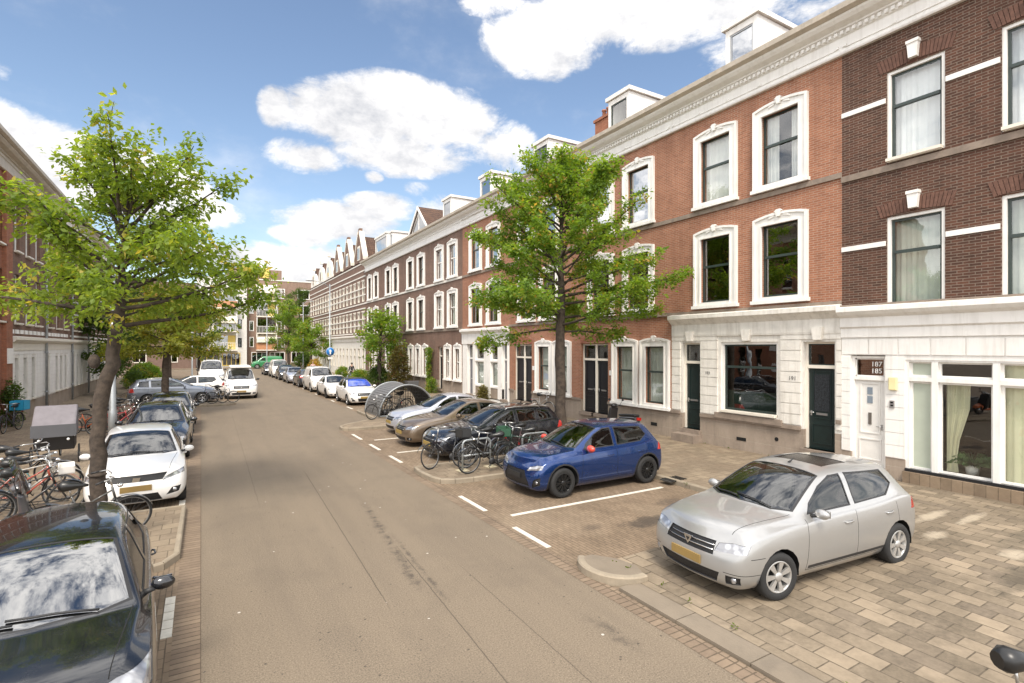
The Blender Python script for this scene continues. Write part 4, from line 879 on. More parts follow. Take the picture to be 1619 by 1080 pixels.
# ------------------------------------------------------------ vehicles
def paint(name, c, metal=.35, r=.28, coat=1):
    if name in MC: return MC[name]
    m, t, p = newmat(name); o = nd(t, 'ShaderNodeTexCoord').outputs['Object']
    col = mixc(t, mth(t, 'MULTIPLY', ramp(t, noise(t, o, 3, 7, .7), .45, .8), .05), c, (.2, .17, .13))
    t.links.new(col, p.inputs['Base Color']); p.inputs['Metallic'].default_value = metal
    rr = ramp(t, noise(t, o, 6, 5, .6), .3, .8, r, r + .14); t.links.new(rr, p.inputs['Roughness'])
    p.inputs['Coat Weight'].default_value = coat; p.inputs['Coat Roughness'].default_value = .04
    MC[name] = m
    return m
def lampmat():
    m, t, p = newmat('headlamp_glass'); o = nd(t, 'ShaderNodeTexCoord').outputs['Object']
    v = nd(t, 'ShaderNodeTexVoronoi'); v.inputs['Scale'].default_value = 11; t.links.new(o, v.inputs[0])
    t.links.new(mixc(t, ramp(t, v.outputs[0], .2, .6), (.62, .63, .65), (.28, .28, .29)), p.inputs['Base Color'])
    p.inputs['Metallic'].default_value = .6; p.inputs['Roughness'].default_value = .15; p.inputs['Coat Weight'].default_value = 1
    return m
head_m = lampmat(); tail_m = M('tail_lamp', (.42, .02, .015), .15, coat=1, var=.3, vs=12); amber = M('amber_lamp', (.6, .2, .02), .2, coat=1)
plate_m = M('plate_yellow', (.32, .22, .06), .5); plate_o = M('plate_orange', (.27, .18, .06), .5); seat_m = M('seat_cloth', (.05, .05, .055), .9, var=.3, vs=8); dash_m = M('dashboard', (.025, .025, .027), .8)
mesh_m = M('grille_mesh', (.012, .012, .013), .5, var=.6, vs=60, bmp=.8, bs=90)
UPROW = [.05, .015, 0, .02, .07, .11, .15]
# station: d, plan scale, bottom z, belt z, y7, z7, zT, bow
HATCH = dict(L=4.06, w=.86, H=1.52, st=[
 (.11, .82, .20, .67, .52, .79, .82, -.11), (.22, .95, .18, .765, .60, .875, .91, -.09), (.50, .99, .18, .84, .66, .935, .97, -.05), (.88, 1, .18, .885, .70, .975, 1.015, -.05),
 (1.20, 1, .18, .91, .745, 1.00, 1.045, -.17), (1.62, 1, .18, .925, .675, 1.255, 1.305, -.12), (2.00, 1, .18, .94, .60, 1.44, 1.485, -.07), (2.5, 1, .18, .95, .615, 1.485, 1.525, 0),
 (3.05, .995, .18, .97, .60, 1.465, 1.515, 0), (3.56, .975, .19, 1.02, .555, 1.405, 1.46, .07), (3.83, .955, .20, .99, .62, 1.10, 1.13, .07), (3.92, .925, .21, .87, .66, .93, .95, .09), (3.955, .82, .26, .74, .6, .82, .84, .10)],
 axf=.80, axr=3.39, r=.31,
 win=[[(1.42, 1.00), (2.34, 1.015), (2.34, 1.43), (2.12, 1.42), (1.82, 1.31), (1.52, 1.13)], [(2.43, 1.02), (3.20, 1.05), (3.46, 1.19), (3.34, 1.385), (2.43, 1.435)]],
 ws=[(1.24, .69), (1.10, .45), (1.045, 0)], wst=(1.97, .545), rw=[(-.53, 1.13), (.53, 1.13), (.47, 1.40), (-.47, 1.40)],
 head=[(.42, .62), (.80, .66), (.80, .76), (.62, .755), (.44, .72)], grille=[[(-.42, .57), (.42, .57), (.40, .73), (-.40, .73)]], intake=[[(-.46, .24), (.46, .24), (.52, .38), (-.52, .38)]], fog=[(.58, .25), (.74, .27), (.76, .37), (.60, .37)],
 tail_side=[(3.74, .80), (4.1, .80), (4.1, 1.03), (3.80, 1.02)], doors=(1.30, 2.38, 3.30), handle_z=.83, mir=(1.50, 1.0))
SALOON = dict(L=4.6, w=.88, H=1.47, st=[
 (.11, .80, .19, .62, .50, .70, .73, -.11), (.24, .93, .17, .70, .56, .785, .82, -.09), (.6, .985, .17, .79, .63, .865, .905, -.05), (1.05, 1, .17, .85, .68, .925, .965, -.05),
 (1.45, 1, .17, .885, .745, .965, 1.0, -.17), (1.95, 1, .17, .91, .66, 1.20, 1.245, -.12), (2.35, 1, .17, .925, .575, 1.385, 1.43, -.07), (2.75, 1, .17, .935, .585, 1.425, 1.47, 0),
 (3.2, .995, .17, .945, .57, 1.40, 1.45, 0), (3.62, .985, .18, .955, .60, 1.24, 1.30, .05), (4.05, .96, .19, .95, .66, 1.04, 1.07, .06), (4.42, .92, .21, .88, .66, .99, 1.02, .08), (4.49, .82, .26, .74, .6, .84, .86, .10)],
 axf=.9, axr=3.6, r=.32,
 win=[[(1.78, .985), (2.66, .99), (2.66, 1.36), (2.42, 1.345), (2.1, 1.225), (1.86, 1.08)], [(2.75, .99), (3.45, 1.0), (3.66, 1.06), (3.36, 1.31), (2.75, 1.365)]],
 ws=[(1.50, .69), (1.35, .45), (1.30, 0)], wst=(2.30, .535), rw=[(-.55, 1.10), (.55, 1.10), (.49, 1.30), (-.49, 1.30)],
 head=[(.42, .57), (.80, .60), (.80, .71), (.62, .705), (.44, .67)], grille=[[(-.36, .53), (.36, .53), (.34, .67), (-.34, .67)]], intake=[[(-.46, .22), (.46, .22), (.50, .34), (-.50, .34)]], fog=[(.58, .24), (.74, .26), (.76, .34), (.60, .34)],
 tail_side=[(4.2, .74), (4.7, .74), (4.7, .95), (4.28, .95)], doors=(1.55, 2.70, 3.5), handle_z=.80, mir=(1.80, .96))
ESTATE = dict(SALOON); ESTATE.update(st=SALOON['st'][:8] + [(3.4, .995, .17, .95, .58, 1.42, 1.465, 0), (4.1, .98, .18, .97, .56, 1.37, 1.42, .06), (4.36, .955, .19, .96, .62, 1.08, 1.11, .07), (4.44, .92, .21, .86, .66, .93, .95, .08), (4.49, .82, .26, .74, .6, .84, .86, .10)],
 win=[SALOON['win'][0], [(2.75, .99), (3.42, 1.0), (3.46, 1.355), (2.75, 1.37)], [(3.54, 1.0), (4.06, 1.03), (4.0, 1.31), (3.54, 1.35)]], rw=[(-.55, 1.10), (.55, 1.10), (.49, 1.36), (-.49, 1.36)])
VAN = dict(L=4.9, w=.95, H=1.90, st=[
 (.11, .82, .22, .80, .52, .90, .93, -.11), (.24, .94, .20, .90, .60, .99, 1.03, -.09), (.5, .985, .20, .97, .66, 1.06, 1.10, -.06), (.78, 1, .20, 1.02, .72, 1.12, 1.155, -.08),
 (1.0, 1, .20, 1.06, .81, 1.17, 1.215, -.17), (1.38, 1, .20, 1.08, .76, 1.50, 1.56, -.13), (1.80, 1, .20, 1.09, .70, 1.78, 1.84, -.08), (2.3, 1, .20, 1.10, .71, 1.84, 1.90, 0),
 (3.6, 1, .20, 1.10, .71, 1.84, 1.90, 0), (4.66, .985, .21, 1.10, .69, 1.80, 1.86, .05), (4.75, .97, .22, 1.05, .74, 1.30, 1.32, .06), (4.78, .94, .23, .9, .72, 1.0, 1.02, .07), (4.80, .86, .28, .76, .66, .86, .88, .08)],
 axf=.92, axr=3.9, r=.34,
 win=[[(1.28, 1.20), (2.15, 1.17), (2.15, 1.66), (1.86, 1.66), (1.62, 1.55)]],
 ws=[(1.03, .76), (.90, .5), (.845, 0)], wst=(1.74, .665), rw=[(-.6, 1.35), (.6, 1.35), (.56, 1.74), (-.56, 1.74)],
 head=[(.46, .74), (.86, .76), (.86, .90), (.66, .90), (.48, .82)], grille=[[(-.42, .66), (.42, .66), (.46, .84), (-.46, .84)]], intake=[[(-.5, .28), (.5, .28), (.55, .42), (-.55, .42)]], fog=[(.62, .30), (.80, .32), (.82, .42), (.64, .42)],
 tail_side=[(4.68, .9), (4.95, .9), (4.95, 1.4), (4.70, 1.4)], doors=(1.12, 2.2, 3.3), handle_z=1.0, mir=(1.22, 1.16))
def scale(T, L, w, H, **kw):
    P = dict(T); sl_, sw, sh = L / T['L'], w / T['w'], H / T['H']
    P['st'] = [(a * sl_, b, c, d * sh, e * sw, f * sh, g * sh, h_ * sl_) for a, b, c, d, e, f, g, h_ in T['st']]
    P['win'] = [[(a * sl_, b * sh) for a, b in p] for p in T['win']]; P['ws'] = [(a * sl_, b * sw) for a, b in T['ws']]; P['wst'] = (T['wst'][0] * sl_, T['wst'][1] * sw)
    for k in ('head', 'fog'): P[k] = [(a * sw, b * sh) for a, b in T[k]]
    P['rw'] = [(a * sw, b * sh) for a, b in T['rw']]
    for k in ('grille', 'intake'): P[k] = [[(a * sw, b * sh) for a, b in p] for p in T[k]]
    P['tail_side'] = [(a * sl_, b * sh) for a, b in T['tail_side']]; P['doors'] = tuple(a * sl_ for a in T['doors']); P['handle_z'] = T['handle_z'] * sh; P['mir'] = (T['mir'][0] * sl_, T['mir'][1] * sh)
    P['axf'] = T['axf'] * sl_; P['axr'] = T['axr'] * sl_; P.update(L=L, w=w, H=H); P.update(kw)
    return P
def cage(P, lev):
    bm = bmesh.new(); cl = bm.edges.layers.float.new('crease_edge'); L, w = P['L'], P['w'] * 1.012; ns = len(P['st']); rings = []
    for i, (d, ys, zb, belt, y7, z7, zT, bow) in enumerate(P['st']):
        row = []
        yf = [.84, .965, 1.0, .995, .955, .90 if 4 <= i <= ns - 4 else .865]
        zz = [zb, zb + .10, zb + (belt - zb) * .45, zb + (belt - zb) * .80, belt, belt + .035 if 4 <= i <= ns - 4 else belt + (z7 - belt) * .5]
        off = UPROW if i == 0 else [x * .5 for x in UPROW] if i == 1 else ([-x for x in [.04, -.03, -.04, -.02, .0, .0, 0]] if i == ns - 1 else [0] * 7)
        for j in range(6): row.append((d + off[j], w * ys * yf[j], zz[j]))
        row.append((d + off[6], y7, z7))
        o6 = off[6]
        ring = [(d + off[0] + bow, 0, zb), (d + off[0] + bow * .7, w * ys * .45, zb)] + row + [(d + o6 + bow * .72, y7 * .55, z7 + (zT - z7) * .8), (d + o6 + bow, 0, zT)]
        full = ring + [(a, -b, c) for a, b, c in ring[-2:0:-1]]
        rings.append([bm.verts.new((L / 2 - a, b, c)) for a, b, c in full])
    n = len(rings[0])
    for i in range(ns - 1):
        for j in range(n): bm.faces.new((rings[i][j], rings[i][(j + 1) % n], rings[i + 1][(j + 1) % n], rings[i + 1][j]))
    for i, sgn in ((0, 1), (ns - 1, -1)):
        r = rings[i]; bow = P['st'][i][7]
        # indices: 0 B0, 1 B1, 2..8 R1..R7, 9 T1, 10 T0, 11 T1', 12..18 R7'..R1', 19 B1'
        rows = [[r[2], r[1], r[0], r[19], r[18]]]
        for k in range(3, 8):
            a = r[k].co; b = r[20 - k].co
            rows.append([r[k], bm.verts.new((a.x - bow * .7, a.y * .52, a.z)), bm.verts.new((a.x - bow, 0, a.z)), bm.verts.new((a.x - bow * .7, -a.y * .52, a.z)), r[20 - k]])
        rows.append([r[8], r[9], r[10], r[11], r[12]])
        for a, b in zip(rows, rows[1:]):
            for k in range(4): bm.faces.new((a[k], a[k + 1], b[k + 1], b[k]))
    def cr(i0, i1, j, v):
        for i in range(i0, i1):
            for jj in {j, (n - j) % n}:
                e = bm.edges.get((rings[i][jj], rings[i + 1][jj]))
                if e: e[cl] = v
    cr(4, ns - 3, 8, P.get('cr_rail', .3)); cr(0, ns - 1, 6, .5); cr(0, 4, 8, .45); cr(0, ns - 1, 5, .15); cr(0, ns - 1, 2, .6)
    for i, v in ((4, P.get('cr_cowl', .45)), (6, .25), (ns - 4, .45)):
        for j in (8, 9, 10, 11):
            e = bm.edges.get((rings[i][j], rings[i][j + 1]))
            if e: e[cl] = v
    bmesh.ops.recalc_face_normals(bm, faces=bm.faces)
    me = bpy.data.meshes.new('tmp'); bm.to_mesh(me); bm.free(); o = bpy.data.objects.new('tmp', me); COL.objects.link(o)
    m = o.modifiers.new('s', 'SUBSURF'); m.levels = m.render_levels = lev
    dg = bpy.context.evaluated_depsgraph_get(); me2 = bpy.data.meshes.new_from_object(o.evaluated_get(dg)); bpy.data.objects.remove(o); bpy.data.meshes.remove(me)
    b2 = bmesh.new(); b2.from_mesh(me2); bpy.data.meshes.remove(me2)
    bmesh.ops.recalc_face_normals(b2, faces=b2.faces)
    for f in b2.faces: f.smooth = True; f.material_index = 0
    return b2
def cut(bm, faces, poly, ij):
    """clip faces to a convex polygon given in the plane of coordinates ij; returns the faces inside"""
    i, j = ij; ar = sum(poly[k][0] * poly[(k + 1) % len(poly)][1] - poly[(k + 1) % len(poly)][0] * poly[k][1] for k in range(len(poly)))
    if ar < 0: poly = poly[::-1]
    lo = [min(p[k] for p in poly) for k in (0, 1)]; hi = [max(p[k] for p in poly) for k in (0, 1)]
    cur = []
    for f in faces:
        xs = [v.co[i] for v in f.verts]; ys = [v.co[j] for v in f.verts]
        if max(xs) > lo[0] and min(xs) < hi[0] and max(ys) > lo[1] and min(ys) < hi[1]: cur.append(f)
    for k in range(len(poly)):
        if not cur: return []
        p, q = poly[k], poly[(k + 1) % len(poly)]; co = [0, 0, 0]; no = [0, 0, 0]; co[i], co[j] = p; no[i], no[j] = -(q[1] - p[1]), q[0] - p[0]
        no = Vector(no).normalized(); co = Vector(co)
        g = set(cur); es = {e for f in cur for e in f.edges}; vs = {v for f in cur for v in f.verts}
        r = bmesh.ops.bisect_plane(bm, geom=list(g) + list(es) + list(vs), dist=1e-5, plane_co=co, plane_no=no)
        fs = {x for x in r['geom'] if isinstance(x, bmesh.types.BMFace)}
        cur = [f for f in fs if f.is_valid and (f.calc_center_median() - co).dot(no) > 0]
    return cur
def finish(bm, name, mats, par, O=None, bvh=None):
    me = bpy.data.meshes.new(name); bm.to_mesh(me)
    for m in mats: me.materials.append(m)
    if bvh:
        nl = []
        for p in me.polygons:
            for li in p.loop_indices:
                co = me.vertices[me.loops[li].vertex_index].co
                if not p.use_smooth: nl.append(p.normal.copy()); continue
                loc, no, idx, _ = bvh.find_nearest(co)
                f = O.faces[idx]; wts = poly_3d_calc([v.co for v in f.verts], loc); q = Vector()
                for v, w_ in zip(f.verts, wts): q += v.normal * w_
                nl.append(q.normalized() if q.length > .1 and q.dot(p.normal) > -.2 else p.normal.copy())
        me.normals_split_custom_set(nl)
    o = bpy.data.objects.new(name, me); COL.objects.link(o); o.parent = par
    return o
def extract(bm, faces, name, mat, par, O, bvh, depth=.008, wall=True, rim=None):
    if not faces: return None
    nb = bmesh.new(); mp_ = {}
    for f in faces:
        vs = []
        for v in f.verts:
            if v not in mp_: mp_[v] = nb.verts.new(v.co)
            vs.append(mp_[v])
        try: nf = nb.faces.new(vs); nf.smooth = True
        except ValueError: pass
    nb.normal_update(); base = {v: v.normal.copy() for v in nb.verts}; olds = list(nb.verts)
    if wall:
        be = [e for e in nb.edges if len(e.link_faces) == 1]
        r = bmesh.ops.extrude_edge_only(nb, edges=be)
        for f in nb.faces:
            if any(v not in base for v in f.verts): f.smooth = False; f.material_index = 1
    for v in olds: v.co -= base[v] * depth
    o = finish(nb, name, [mat, rim or blackplastic], par, O, bvh); nb.free()
    bmesh.ops.delete(bm, geom=faces, context='FACES')
    return o
WH = {}
def wheel_parts(r, wdt, style, rimcol):
    key = (round(r, 3), style)
    if key in WH: return WH[key]
    t = MB(); rr = r * .66
    t.lathe([(rr, -wdt / 2 + .01), (rr + .02, -wdt / 2), (r - .025, -wdt / 2), (r - .004, -wdt / 2 + .025), (r, 0), (r - .004, wdt / 2 - .025), (r - .025, wdt / 2), (rr + .02, wdt / 2), (rr, wdt / 2 - .01)], (0, 0, 0), 1, 32)
    q = MB(); h = wdt / 2
    q.lathe([(rr + .003, h - .012), (rr - .012, h), (rr - .022, h - .02), (rr - .03, h - .10)], (0, 0, 0), 1, 32); q.lathe([(0, h - .085), (rr - .02, h - .085)], (0, 0, 0), 1, 32, 1)
    n, wd = {'cover': (7, .030), 'alloy': (5, .028), 'dark': (10, .011), 'multi': (10, .014)}[style]
    for i in range(n):
        a = 2 * math.pi * i / n
        if style in ('dark', 'alloy'): 
            for s_ in (-1, 1):
                a2 = a + s_ * (.12 if style == 'dark' else .16); c_, s2 = math.cos(a), math.sin(a); e = Vector((math.cos(a2), 0, math.sin(a2)))
                p0 = Vector((c_, 0, s2)) * .05 + Vector((0, h - .02, 0)); p1 = e * (rr - .015) + Vector((0, h - .008, 0)); dv = (p1 - p0) / 2; sd_ = dv.cross(Vector((0, 1, 0))).normalized() * wd * .6
                q.obox((p0 + p1) / 2, dv, sd_, (0, .012, 0))
        else:
            e = Vector((math.cos(a), 0, math.sin(a))); sd_ = e.cross(Vector((0, 1, 0))); y_ = Vector((0, 1, 0))
            vs = [e * .05 - sd_ * .018 + y_ * (h - .015), e * .05 + sd_ * .018 + y_ * (h - .015), e * (rr - .012) + sd_ * wd * 1.25 + y_ * (h - .006), e * (rr - .012) - sd_ * wd * 1.25 + y_ * (h - .006)]
            vs += [v - y_ * .03 for v in vs]; q.add(vs, [(0, 1, 2, 3), (4, 7, 6, 5), (0, 4, 5, 1), (1, 5, 6, 2), (2, 6, 7, 3), (3, 7, 4, 0)])
    q.lathe([(0, h + .002), (.045, h), (.06, h - .012), (.06, h - .05)], (0, 0, 0), 1, 16)
    WH[key] = (t, q); return WH[key]
rimm = {'cover': M('wheel_trim', (.48, .47, .45), .35, metal=.6, dirt=.3), 'alloy': M('alloy', (.55, .55, .56), .25, metal=.9, dirt=.15), 'dark': M('dark_alloy', (.03, .03, .03), .3, metal=.5), 'multi': M('alloy')}
def wheel(par, x, y, r, style, steer=0, wdt=.2):
    key = ('obj', round(r, 3), style); t, q = wheel_parts(r, wdt, style, None)
    if key not in WH:
        e = bpy.data.objects.new('wheel', None); COL.objects.link(e); to = t.build('tyre', rubber, e); ro = q.build('rim', [rimm[style], M('brake_dark', (.02, .02, .02), .7)], e); WH[key] = (to.data, ro.data)
        bpy.data.objects.remove(to); bpy.data.objects.remove(ro); bpy.data.objects.remove(e)
    tm, rm = WH[key]
    # the wheel itself is the tyre mesh's part; rim hangs below it as a sub-part
    w_ = bpy.data.objects.new('wheel', tm); COL.objects.link(w_); w_.parent = par; w_.location = (x, y, r - .004); w_.rotation_euler = (0, 0, steer + (0 if y > 0 else math.pi))
    ri = bpy.data.objects.new('rim', rm); COL.objects.link(ri); ri.parent = w_
    return w_
def car(name, label, cat, P, pm, x, y, heading, lev=2, group=None, style='alloy', opts=()):
    """heading: degrees, direction the nose points (0 = +X)"""
    o = P.get('opts', {}); t = thing(name, label, cat, (x, y, P.get('z', 0)), R(heading), group); L, w = P['L'], P['w']; X = lambda d: L / 2 - d
    bm = cage(P, lev); O = bm.copy(); bmesh.ops.triangulate(O, faces=O.faces); O.normal_update(); O.verts.ensure_lookup_table(); O.faces.ensure_lookup_table(); bvh = BVHTree.FromBMesh(O)
    def sy(xx, zz, s=1):
        h = bvh.ray_cast(Vector((xx, s * 3, zz)), Vector((0, -s, 0))); return h[0].y if h[0] else s * w
    def sf(yy, zz, s=1):
        h = bvh.ray_cast(Vector((s * 5, yy, zz)), Vector((-s, 0, 0))); return h[0].x if h[0] else s * L / 2
    def sz(xx, yy):
        h = bvh.ray_cast(Vector((xx, yy, 4)), Vector((0, 0, -1))); return h[0].z if h[0] else 1
    def side(s, zmin=-9): return [f for f in bm.faces if f.normal.y * s > .25 and f.calc_center_median().z > zmin]
    def front(s=1, lim=.12): return [f for f in bm.faces if f.normal.x * s > lim and f.calc_center_median().x * s > L * .28]
    def top(): return [f for f in bm.faces if f.normal.z > .15]
    sx_ = lambda poly: [(X(a), b) for a, b in poly]
    # wheel arches
    ar = P['r'] * 1.17
    
    for d in (P['axf'], P['axr']):
        xx = X(d)
        for s in (1, -1):
            def circ(rad, n=20): return [(xx + rad * math.cos(2 * math.pi * k / n), P['r'] + rad * math.sin(2 * math.pi * k / n)) for k in range(n)]
            if P.get('arch_trim'):
                for f in cut(bm, [f for f in bm.faces if f.normal.y * s > .1], circ(ar + .035), (0, 2)): f.material_index = 1
            fs = cut(bm, [f for f in bm.faces if f.normal.y * s > -.3 and f.calc_center_median().y * s > w * .35 and f.calc_center_median().z < .95 * ar + P['r'] + .1], circ(ar), (0, 2))
            bmesh.ops.delete(bm, geom=fs, context='FACES')
            ys = abs(sy(xx, P['r'] + ar * .9, s))
            wm = MB(); n_ = 20; aa = [R(-8) + R(196) * k / n_ for k in range(n_ + 1)]; y0_, y1_ = s * (ys - .025), s * w * .45
            vs = [(xx + ar * math.cos(a), y, P['r'] + ar * math.sin(a)) for y in (y0_, y1_) for a in aa]
            wm.add(vs, [(k, k + 1, n_ + 2 + k, n_ + 1 + k) for k in range(n_)]); wm.add(vs[n_ + 1:], [tuple(range(n_ + 1))]); wm.build('wheel_well', darkgap, t)
            wheel(t, xx, s * (w - .115), P['r'], style, P.get('steer', 0) if d == P['axf'] else 0)
    # glass
    wl = P['ws']; wtop = P['wst']
    for s in (1,):
        poly = [(X(wl[0][0]), wl[0][1]), (X(wl[1][0]), wl[1][1]), (X(wl[2][0]), 0), (X(wl[1][0]), -wl[1][1]), (X(wl[0][0]), -wl[0][1]), (X(wtop[0]), -wtop[1]), (X(wtop[0] - .05), -wtop[1] * .55), (X(wtop[0] - .05), wtop[1] * .55), (X(wtop[0]), wtop[1])]
        # black band then the pane
        cx = sum(p[0] for p in poly) / len(poly)
        pin = [((p[0] - cx) * .955 + cx, p[1] * .955) for p in poly]
        hull = [poly[k] for k in (0, 1, 2, 3, 4, 5, 8)]; hin = [pin[k] for k in (0, 1, 2, 3, 4, 5, 8)]
        a = cut(bm, top(), hull, (0, 1))
        for f in a: f.material_index = 1
        a = cut(bm, a, hin, (0, 1)); ws_o = extract(bm, a, 'windscreen', P.get('wsg', ws_glass), t, O, bvh, .004)
    rw = P['rw']; rc = (0, sum(p[1] for p in rw) / 4)
    bk = cut(bm, [f for f in bm.faces if f.normal.x < -.12 and f.calc_center_median().x < 0 and f.calc_center_median().z > rw[0][1] - .1], rw, (1, 2))
    for f in bk: f.material_index = 1
    bk = cut(bm, bk, [(p[0] * .94, (p[1] - rc[1]) * .88 + rc[1]) for p in rw], (1, 2)); extract(bm, bk, 'rear_window', car_glass, t, O, bvh, .004)
    for s in (1, -1):
        for k, wp in enumerate(P['win']):
            p2 = sx_(wp); cx = sum(p[0] for p in p2) / len(p2); cz = sum(p[1] for p in p2) / len(p2)
            a = cut(bm, side(s, P['H'] * .5), p2, (0, 2))
            for f in a: f.material_index = 1
            wd = max(p[0] for p in p2) - min(p[0] for p in p2); hh = max(p[1] for p in p2) - min(p[1] for p in p2)
            a = cut(bm, a, [((p[0] - cx) * (1 - .05 / wd) + cx, (p[1] - cz) * (1 - .045 / hh) + cz) for p in p2], (0, 2)); extract(bm, a, 'side_window', P.get('sg', car_glass), t, O, bvh, .006)
        # shut lines
        def groove(p, q, fs, ij, g=.004):
            p, q = Vector(p), Vector(q); d = (q - p).normalized(); n = Vector((-d.y, d.x)) * g
            for f in cut(bm, fs, [tuple(p + n), tuple(q + n), tuple(q - n), tuple(p - n)], ij): f.material_index = 2
        if lev > 1:
            D = P['doors']; zb = .30; zt = P['st'][5][3] + .03; fs_ = lambda: [f for f in side(s) if f.calc_center_median().z < zt + .05]
            for i_, d in enumerate(D[:3 if len(P['win']) > 1 else 2]):
                if i_ == 2: groove((X(d + .05), zt), (X(d + .10), .66), fs_(), (0, 2)); groove((X(d + .10), .66), (X(d - .10), .42), fs_(), (0, 2))
                else: groove((X(d), zb), (X(d + (.05 if i_ == 0 else 0)), zt), fs_(), (0, 2))
            groove((X(D[0]), zb), (X(D[min(2, len(D) - 1)] - .12), zb), fs_(), (0, 2))
            groove((X(.28), w * .64), (X(P['ws'][0][0] - .06), w * .80), top(), (0, 1)); 
        if P.get('mould'):
            for f in cut(bm, side(s), [(X(P['doors'][0] + .04), .315), (X(P['doors'][2] - .16), .315), (X(P['doors'][2] - .10), .36), (X(P['doors'][0] + .04), .36)], (0, 2)): f.material_index = 1
            groove((X(.30), .60), (X(.52), .60), side(s), (0, 2)); groove((X(.03), .40), (X(.48), .40), side(s), (0, 2))
            groove((X(P['axr'] + .46), .62), (X(P['L'] - .12), .62), side(s), (0, 2))
        # headlight wraps round the corner
        hp = P['head']; a = cut(bm, front(1, .02), [(p[0] * s, p[1]) for p in hp], (1, 2)); extract(bm, a, 'headlight', head_m, t, O, bvh, .006)
        if P.get('fog'): a = cut(bm, front(1), [(p[0] * s, p[1]) for p in P['fog']], (1, 2)); extract(bm, a, 'fog_light_recess', blackplastic, t, O, bvh, .02)
        if P.get('fog') and lev > 1:
            fy = sum(p[0] for p in P['fog']) / len(P['fog']) * s; fz = sum(p[1] for p in P['fog']) / len(P['fog']); b = MB(); b.lathe([(0, .0), (.035, 0), (.042, -.02)], (sf(fy, fz) - .008, fy, fz), 0, 14); b.build('fog_lamp', head_m, t)
        a = cut(bm, [f for f in bm.faces if (f.normal.y * s > .1 or f.normal.x < -.2) and f.calc_center_median().y * s > w * .60], sx_(P['tail_side']), (0, 2)); extract(bm, a, 'tail_light', tail_m, t, O, bvh, .003)
        # mirror and handles
        md, mz = P['mir']; my = abs(sy(X(md), mz - .03, s)) * s
        mm = MB(); bs_ = mm.ball((X(md) - .01, my + s * .135, mz + .035), tuple(q_ * P.get('ms', 1) for q_ in (.058, .102, .066)), 14, 10); mm.tube([(X(md), my - s * .02, mz - .02), (X(md), my + s * .07, mz + .0)], [.03, .022], 8, 1)
        mo = mm.build('door_mirror', [P.get('mirror', pm), blackplastic], t)
        mg = MB(); mg.box(X(md) - .075, X(md) - .068, my + s * .135 - .075, my + s * .135 + .075, mz - .012, mz + .078); mg.build('mirror_glass', chrome, mo)
        for d in [P['doors'][1] - .20] + ([P['doors'][2] - .16] if len(P['win']) > 1 else []):
            yy = sy(X(d), P['handle_z'], s); b = MB(); b.tube([(X(d) - .09, yy - s * .004, P['handle_z']), (X(d) - .06, yy + s * .028, P['handle_z']), (X(d) + .06, yy + s * .028, P['handle_z']), (X(d) + .09, yy - s * .004, P['handle_z'])], .012, 6)
            b.build('door_handle', P.get('handle', pm), t)
        if P.get('rail'):
            b = MB(); b.tube([(X(P['wst'][0] + .1) - u * (P['axr'] - P['wst'][0]), s * P['wst'][1] * 1.02, sz(X(P['wst'][0] + .1) - u * (P['axr'] - P['wst'][0]), s * P['wst'][1] * 1.02) + (.045 if 0 < u < 1 else .0)) for u in (0, .06, .3, .6, .94, 1)], .014, 6); b.build('roof_rail', steel, t)
    for k, g in enumerate(P['grille']):
        a = cut(bm, front(), g, (1, 2)); extract(bm, a, 'grille', mesh_m, t, O, bvh, .018)
        if P.get('bars', 2):
            z0, z1 = min(p[1] for p in g), max(p[1] for p in g); hw = max(p[0] for p in g) * .95; b = MB()
            for i in range(P.get('bars', 2)):
                zz = z0 + (z1 - z0) * (i + 1) / (P.get('bars', 2) + 1); b.tube([(sf(hw * u, zz) - .006, hw * u, zz) for u in (-1, -.75, -.5, -.25, 0, .25, .5, .75, 1)], .009, 5)
            b.build('grille_bar', P.get('barmat', chrome), t)
    for g in P['intake']: a = cut(bm, front(), g, (1, 2)); extract(bm, a, 'air_intake', mesh_m, t, O, bvh, .02)
    if P.get('sunroof'):
        a = cut(bm, top(), [(X(P['sunroof'][0]), -.40), (X(P['sunroof'][0]), .40), (X(P['sunroof'][1]), .40), (X(P['sunroof'][1]), -.40)], (0, 1)); extract(bm, a, 'sunroof', M('sunroof_glass', (.012, .009, .008), .25, spec=.3), t, O, bvh, .006)
    if P.get('black_roof'):
        for f in bm.faces:
            c_ = f.calc_center_median()
            if f.normal.z > .5 and c_.z > P['H'] * .93: f.material_index = 3
    if P.get('skirt'):
        for f in bm.faces:
            if f.calc_center_median().z < P['skirt'] and f.material_index == 0: f.material_index = 1
    finish(bm, 'body', [pm, blackplastic, darkgap, black_paint], t, O, bvh)
    pz = P.get('plate_z', .47); px = sf(0, pz); b = MB(); b.box(px - .01, px + .012, -.26, .26, pz - .055, pz + .055); b.build('number_plate', P.get('plate', plate_m), t)
    px = sf(0, pz + .05, -1); b = MB(); b.box(px - .012, px + .01, -.26, .26, pz + .03, pz + .14); b.build('number_plate', plate_m, t)
    # cabin
    c = MB(); belt = P['st'][5][3]; d0, d1 = P['ws'][0][0] + .10, P['st'][9][0] - .1; ww = w * .84
    c.prism([(X(d0 - .05), .4), (X(d0 - .05), belt - .05), (X(d0 + .28), belt + .01), (X(d0 + .42), belt - .12), (X(d0 + .5), .42), (X(d1), .42), (X(d1), belt - .1), (X(d1 + .1), belt - .1), (X(d1 + .1), .4)], -ww, ww, 1)
    cc = c.build('cabin', dash_m, t)
    st_ = MB(); hr = P['H'] - .27
